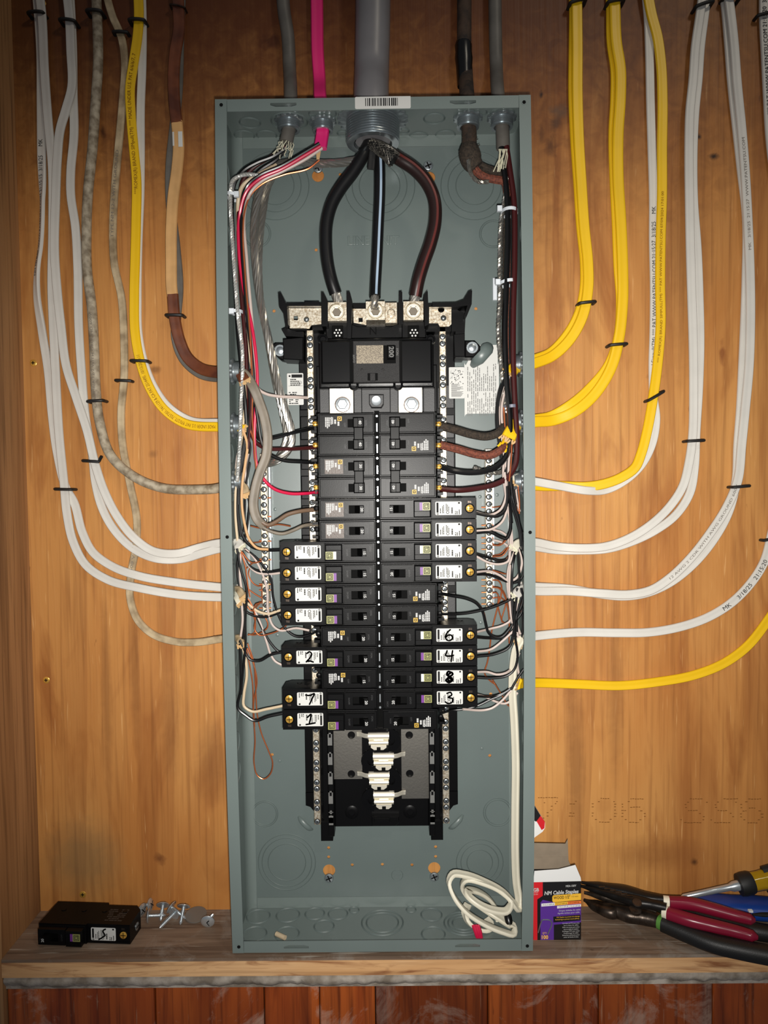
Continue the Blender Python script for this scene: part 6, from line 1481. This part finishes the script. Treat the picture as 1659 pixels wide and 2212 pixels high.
# big black handled pliers, lower
o = thing('pliers', 'large pliers with black handles and a green band lying in front on the sill', 'pliers', UZ(1400, 1985, SZ), None)
blob([Pz(1262, 1944, .014)+(.002, .002), Pz(1290, 1958, .014)+(.009, .006), Pz(1322, 1968, .014)+(.012, .008), Pz(1330, 1968, .014)+(.0095, .008), Pz(1360, 1974, .014)+(.0135, .009), Pz(1395, 1980, .014)+(.0125, .009), Pz(1430, 1992, .015)+(.0088, .0078)], 14, gmet, 'lower_jaw', o)
blob([Pz(1262, 1928, .020)+(.002, .002), Pz(1310, 1938, .021)+(.007, .005), Pz(1370, 1952, .021)+(.010, .007), Pz(1420, 1966, .021)+(.008, .007)], 14, gmet, 'upper_jaw', o)
m = MB(); p = Vector(Pz(1372, 1968, .026)); m.lathe(p, (0, -.3, 1), [(0, .0075), (.0035, .0075), (.0042, .0060)], 16); part('pivot', m, gmet, o)
blob([Pz(1424, 1990, .016)+(.0092, .0085), Pz(1433, 1994, .016)+(.0095, .0088)], 14, green, 'green_band', o)
blob([Pz(1432, 1994, .016)+(.0105, .0095), Pz(1480, 2014, .015)+(.0112, .0100), Pz(1540, 2038, .014)+(.0112, .0100), Pz(1600, 2052, .014)+(.0112, .0100), Pz(1680, 2068, .014)+(.0108, .0100), Pz(1740, 2080, .014)+(.009, .009)], 16, gripb, 'handle', o)
blob([Pz(1424, 1968, .012)+(.0080, .0075), Pz(1480, 1976, .011)+(.009, .009), Pz(1550, 1992, .010)+(.0095, .0095), Pz(1620, 2010, .010)+(.0100, .0095), Pz(1700, 2024, .010)+(.009, .009)], 16, gripb, 'handle', o)
# maroon handled pliers on top
o = thing('pliers', 'pliers with maroon dipped handles and black jaws lying across the others', 'pliers', UZ(1420, 1960, SZ))
blob([Pz(1255, 1914, .030)+(.0018, .0018), Pz(1290, 1923, .031)+(.0050, .0040), Pz(1330, 1934, .032)+(.0075, .0055), Pz(1375, 1946, .034)+(.0100, .0065), Pz(1410, 1954, .035)+(.0070, .0060), Pz(1440, 1962, .035)+(.0060, .0060)], 14, bmet, 'front_jaw', o)
blob([Pz(1256, 1906, .034)+(.0018, .0018), Pz(1300, 1914, .036)+(.0060, .0040), Pz(1350, 1924, .037)+(.0085, .0055), Pz(1400, 1938, .038)+(.0070, .0050), Pz(1440, 1945, .038)+(.0050, .0050)], 14, bmet, 'rear_jaw', o)
m = MB()
for k in range(6):
    a = Vector(Pz(1300+k*12, 1916+k*4, .0425)); m.box(a.x-.004, a.x+.004, a.y-.0008, a.y+.0008, a.z-.0005, a.z+.0008)
part('jaw_teeth', m, gmet, o)
m = MB(); p = Vector(Pz(1376, 1950, .042)); m.lathe(p, (0, -.4, 1), [(0, .006), (.0012, .0055)], 14); part('pivot', m, gmet, o)
blob([Pz(1433, 1947, .038)+(.0066, .0066), Pz(1446, 1949, .038)+(.0070, .0070)], 14, cream, 'cream_band', o)
blob([Pz(1445, 1949, .038)+(.0076, .0070), Pz(1490, 1952, .038)+(.0082, .0072), Pz(1540, 1964, .036)+(.0080, .0070), Pz(1590, 1978, .034)+(.0072, .0065), Pz(1622, 1986, .033)+(.0066, .006), Pz(1632, 1988, .033)+(.0022, .002)], 16, grip, 'handle', o)
blob([Pz(1432, 1968, .030)+(.0074, .0070), Pz(1444, 1972, .030)+(.0078, .0074)], 14, cream, 'cream_band', o)
blob([Pz(1443, 1972, .030)+(.0084, .0074), Pz(1485, 1986, .030)+(.0086, .0074), Pz(1540, 2000, .029)+(.0080, .0070), Pz(1590, 2012, .028)+(.0074, .0066), Pz(1626, 2022, .027)+(.0068, .006), Pz(1638, 2026, .027)+(.0022, .002)], 16, grip, 'handle', o)
# screwdriver against the wall
o = thing('screwdriver', 'screwdriver with a bright shaft and black and amber handle lying at the back right', 'screwdriver', UZ(1550, 1930, SZ))
def Yp(px, py, Y): return U(px, py, Y)
A = U(1470, 1939, -.034); B_ = U(1602, 1911, -.034); ax = (B_-A)
m = MB(); m.lathe(A, ax, [(0, .0012), (.004, .0036), (ax.length*.55, .0040), (ax.length*.8, .0042), (ax.length*.86, .0062), (ax.length, .0066)], 16); part('shaft', m, steel, o)
E1 = B_+ax.normalized()*.016; m = MB(); m.lathe(B_-ax.normalized()*.004, ax, [(0, .0070), (.0005, .0132), (.006, .0142), (.014, .0140), (.018, .0125)], 20); part('collar', m, rubber, o)
m = MB(); m.lathe(E1-ax.normalized()*.004, ax, [(0, .0120), (.010, .0118), (.030, .0135), (.060, .0140), (.075, .0110), (.080, .004)], 24, 0, True, True, lambda i, n: 1.0 if i % 4 else .90); part('handle', m, amber, o)
m = MB()
for k in range(4):
    an = 2*PI*k/4+.6; n1 = ax.normalized(); s1 = n1.orthogonal().normalized(); s2 = n1.cross(s1); off = s1*math.cos(an)*.0112+s2*math.sin(an)*.0112
    m.sweep(frames([E1+off+n1*.014, E1+off*1.1+n1*.03, E1+off*1.15+n1*.06, E1+off*.9+n1*.074], carry=True), circ(.0052, 8))
part('handle_grips', m, rubber, o)
# blue handled tool beneath
o = thing('blue_handled_tool', 'blue gripped hand tool with a black inlay lying behind the maroon handles', 'hand tool', UZ(1580, 1960, SZ))
blob([Pz(1490, 1944, .012)+(.004, .004), Pz(1510, 1948, .013)+(.012, .008), Pz(1570, 1956, .013)+(.019, .010), Pz(1640, 1962, .013)+(.0205, .011), Pz(1720, 1968, .013)+(.019, .011)], 16, blue, 'handle', o)
blob([Pz(1626, 1976, .0230)+(.0016, .0012), Pz(1650, 1976, .0232)+(.0032, .0022), Pz(1720, 1977, .0232)+(.0032, .0022)], 10, rubber, 'inlay', o)
m = MB(); p = Pz(1621, 1968, .0236); m.box(p[0]-.0025, p[0]+.0025, p[1]-.002, p[1]+.002, p[2]-.001, p[2]+.0015); part('chip', m, cwht, o)
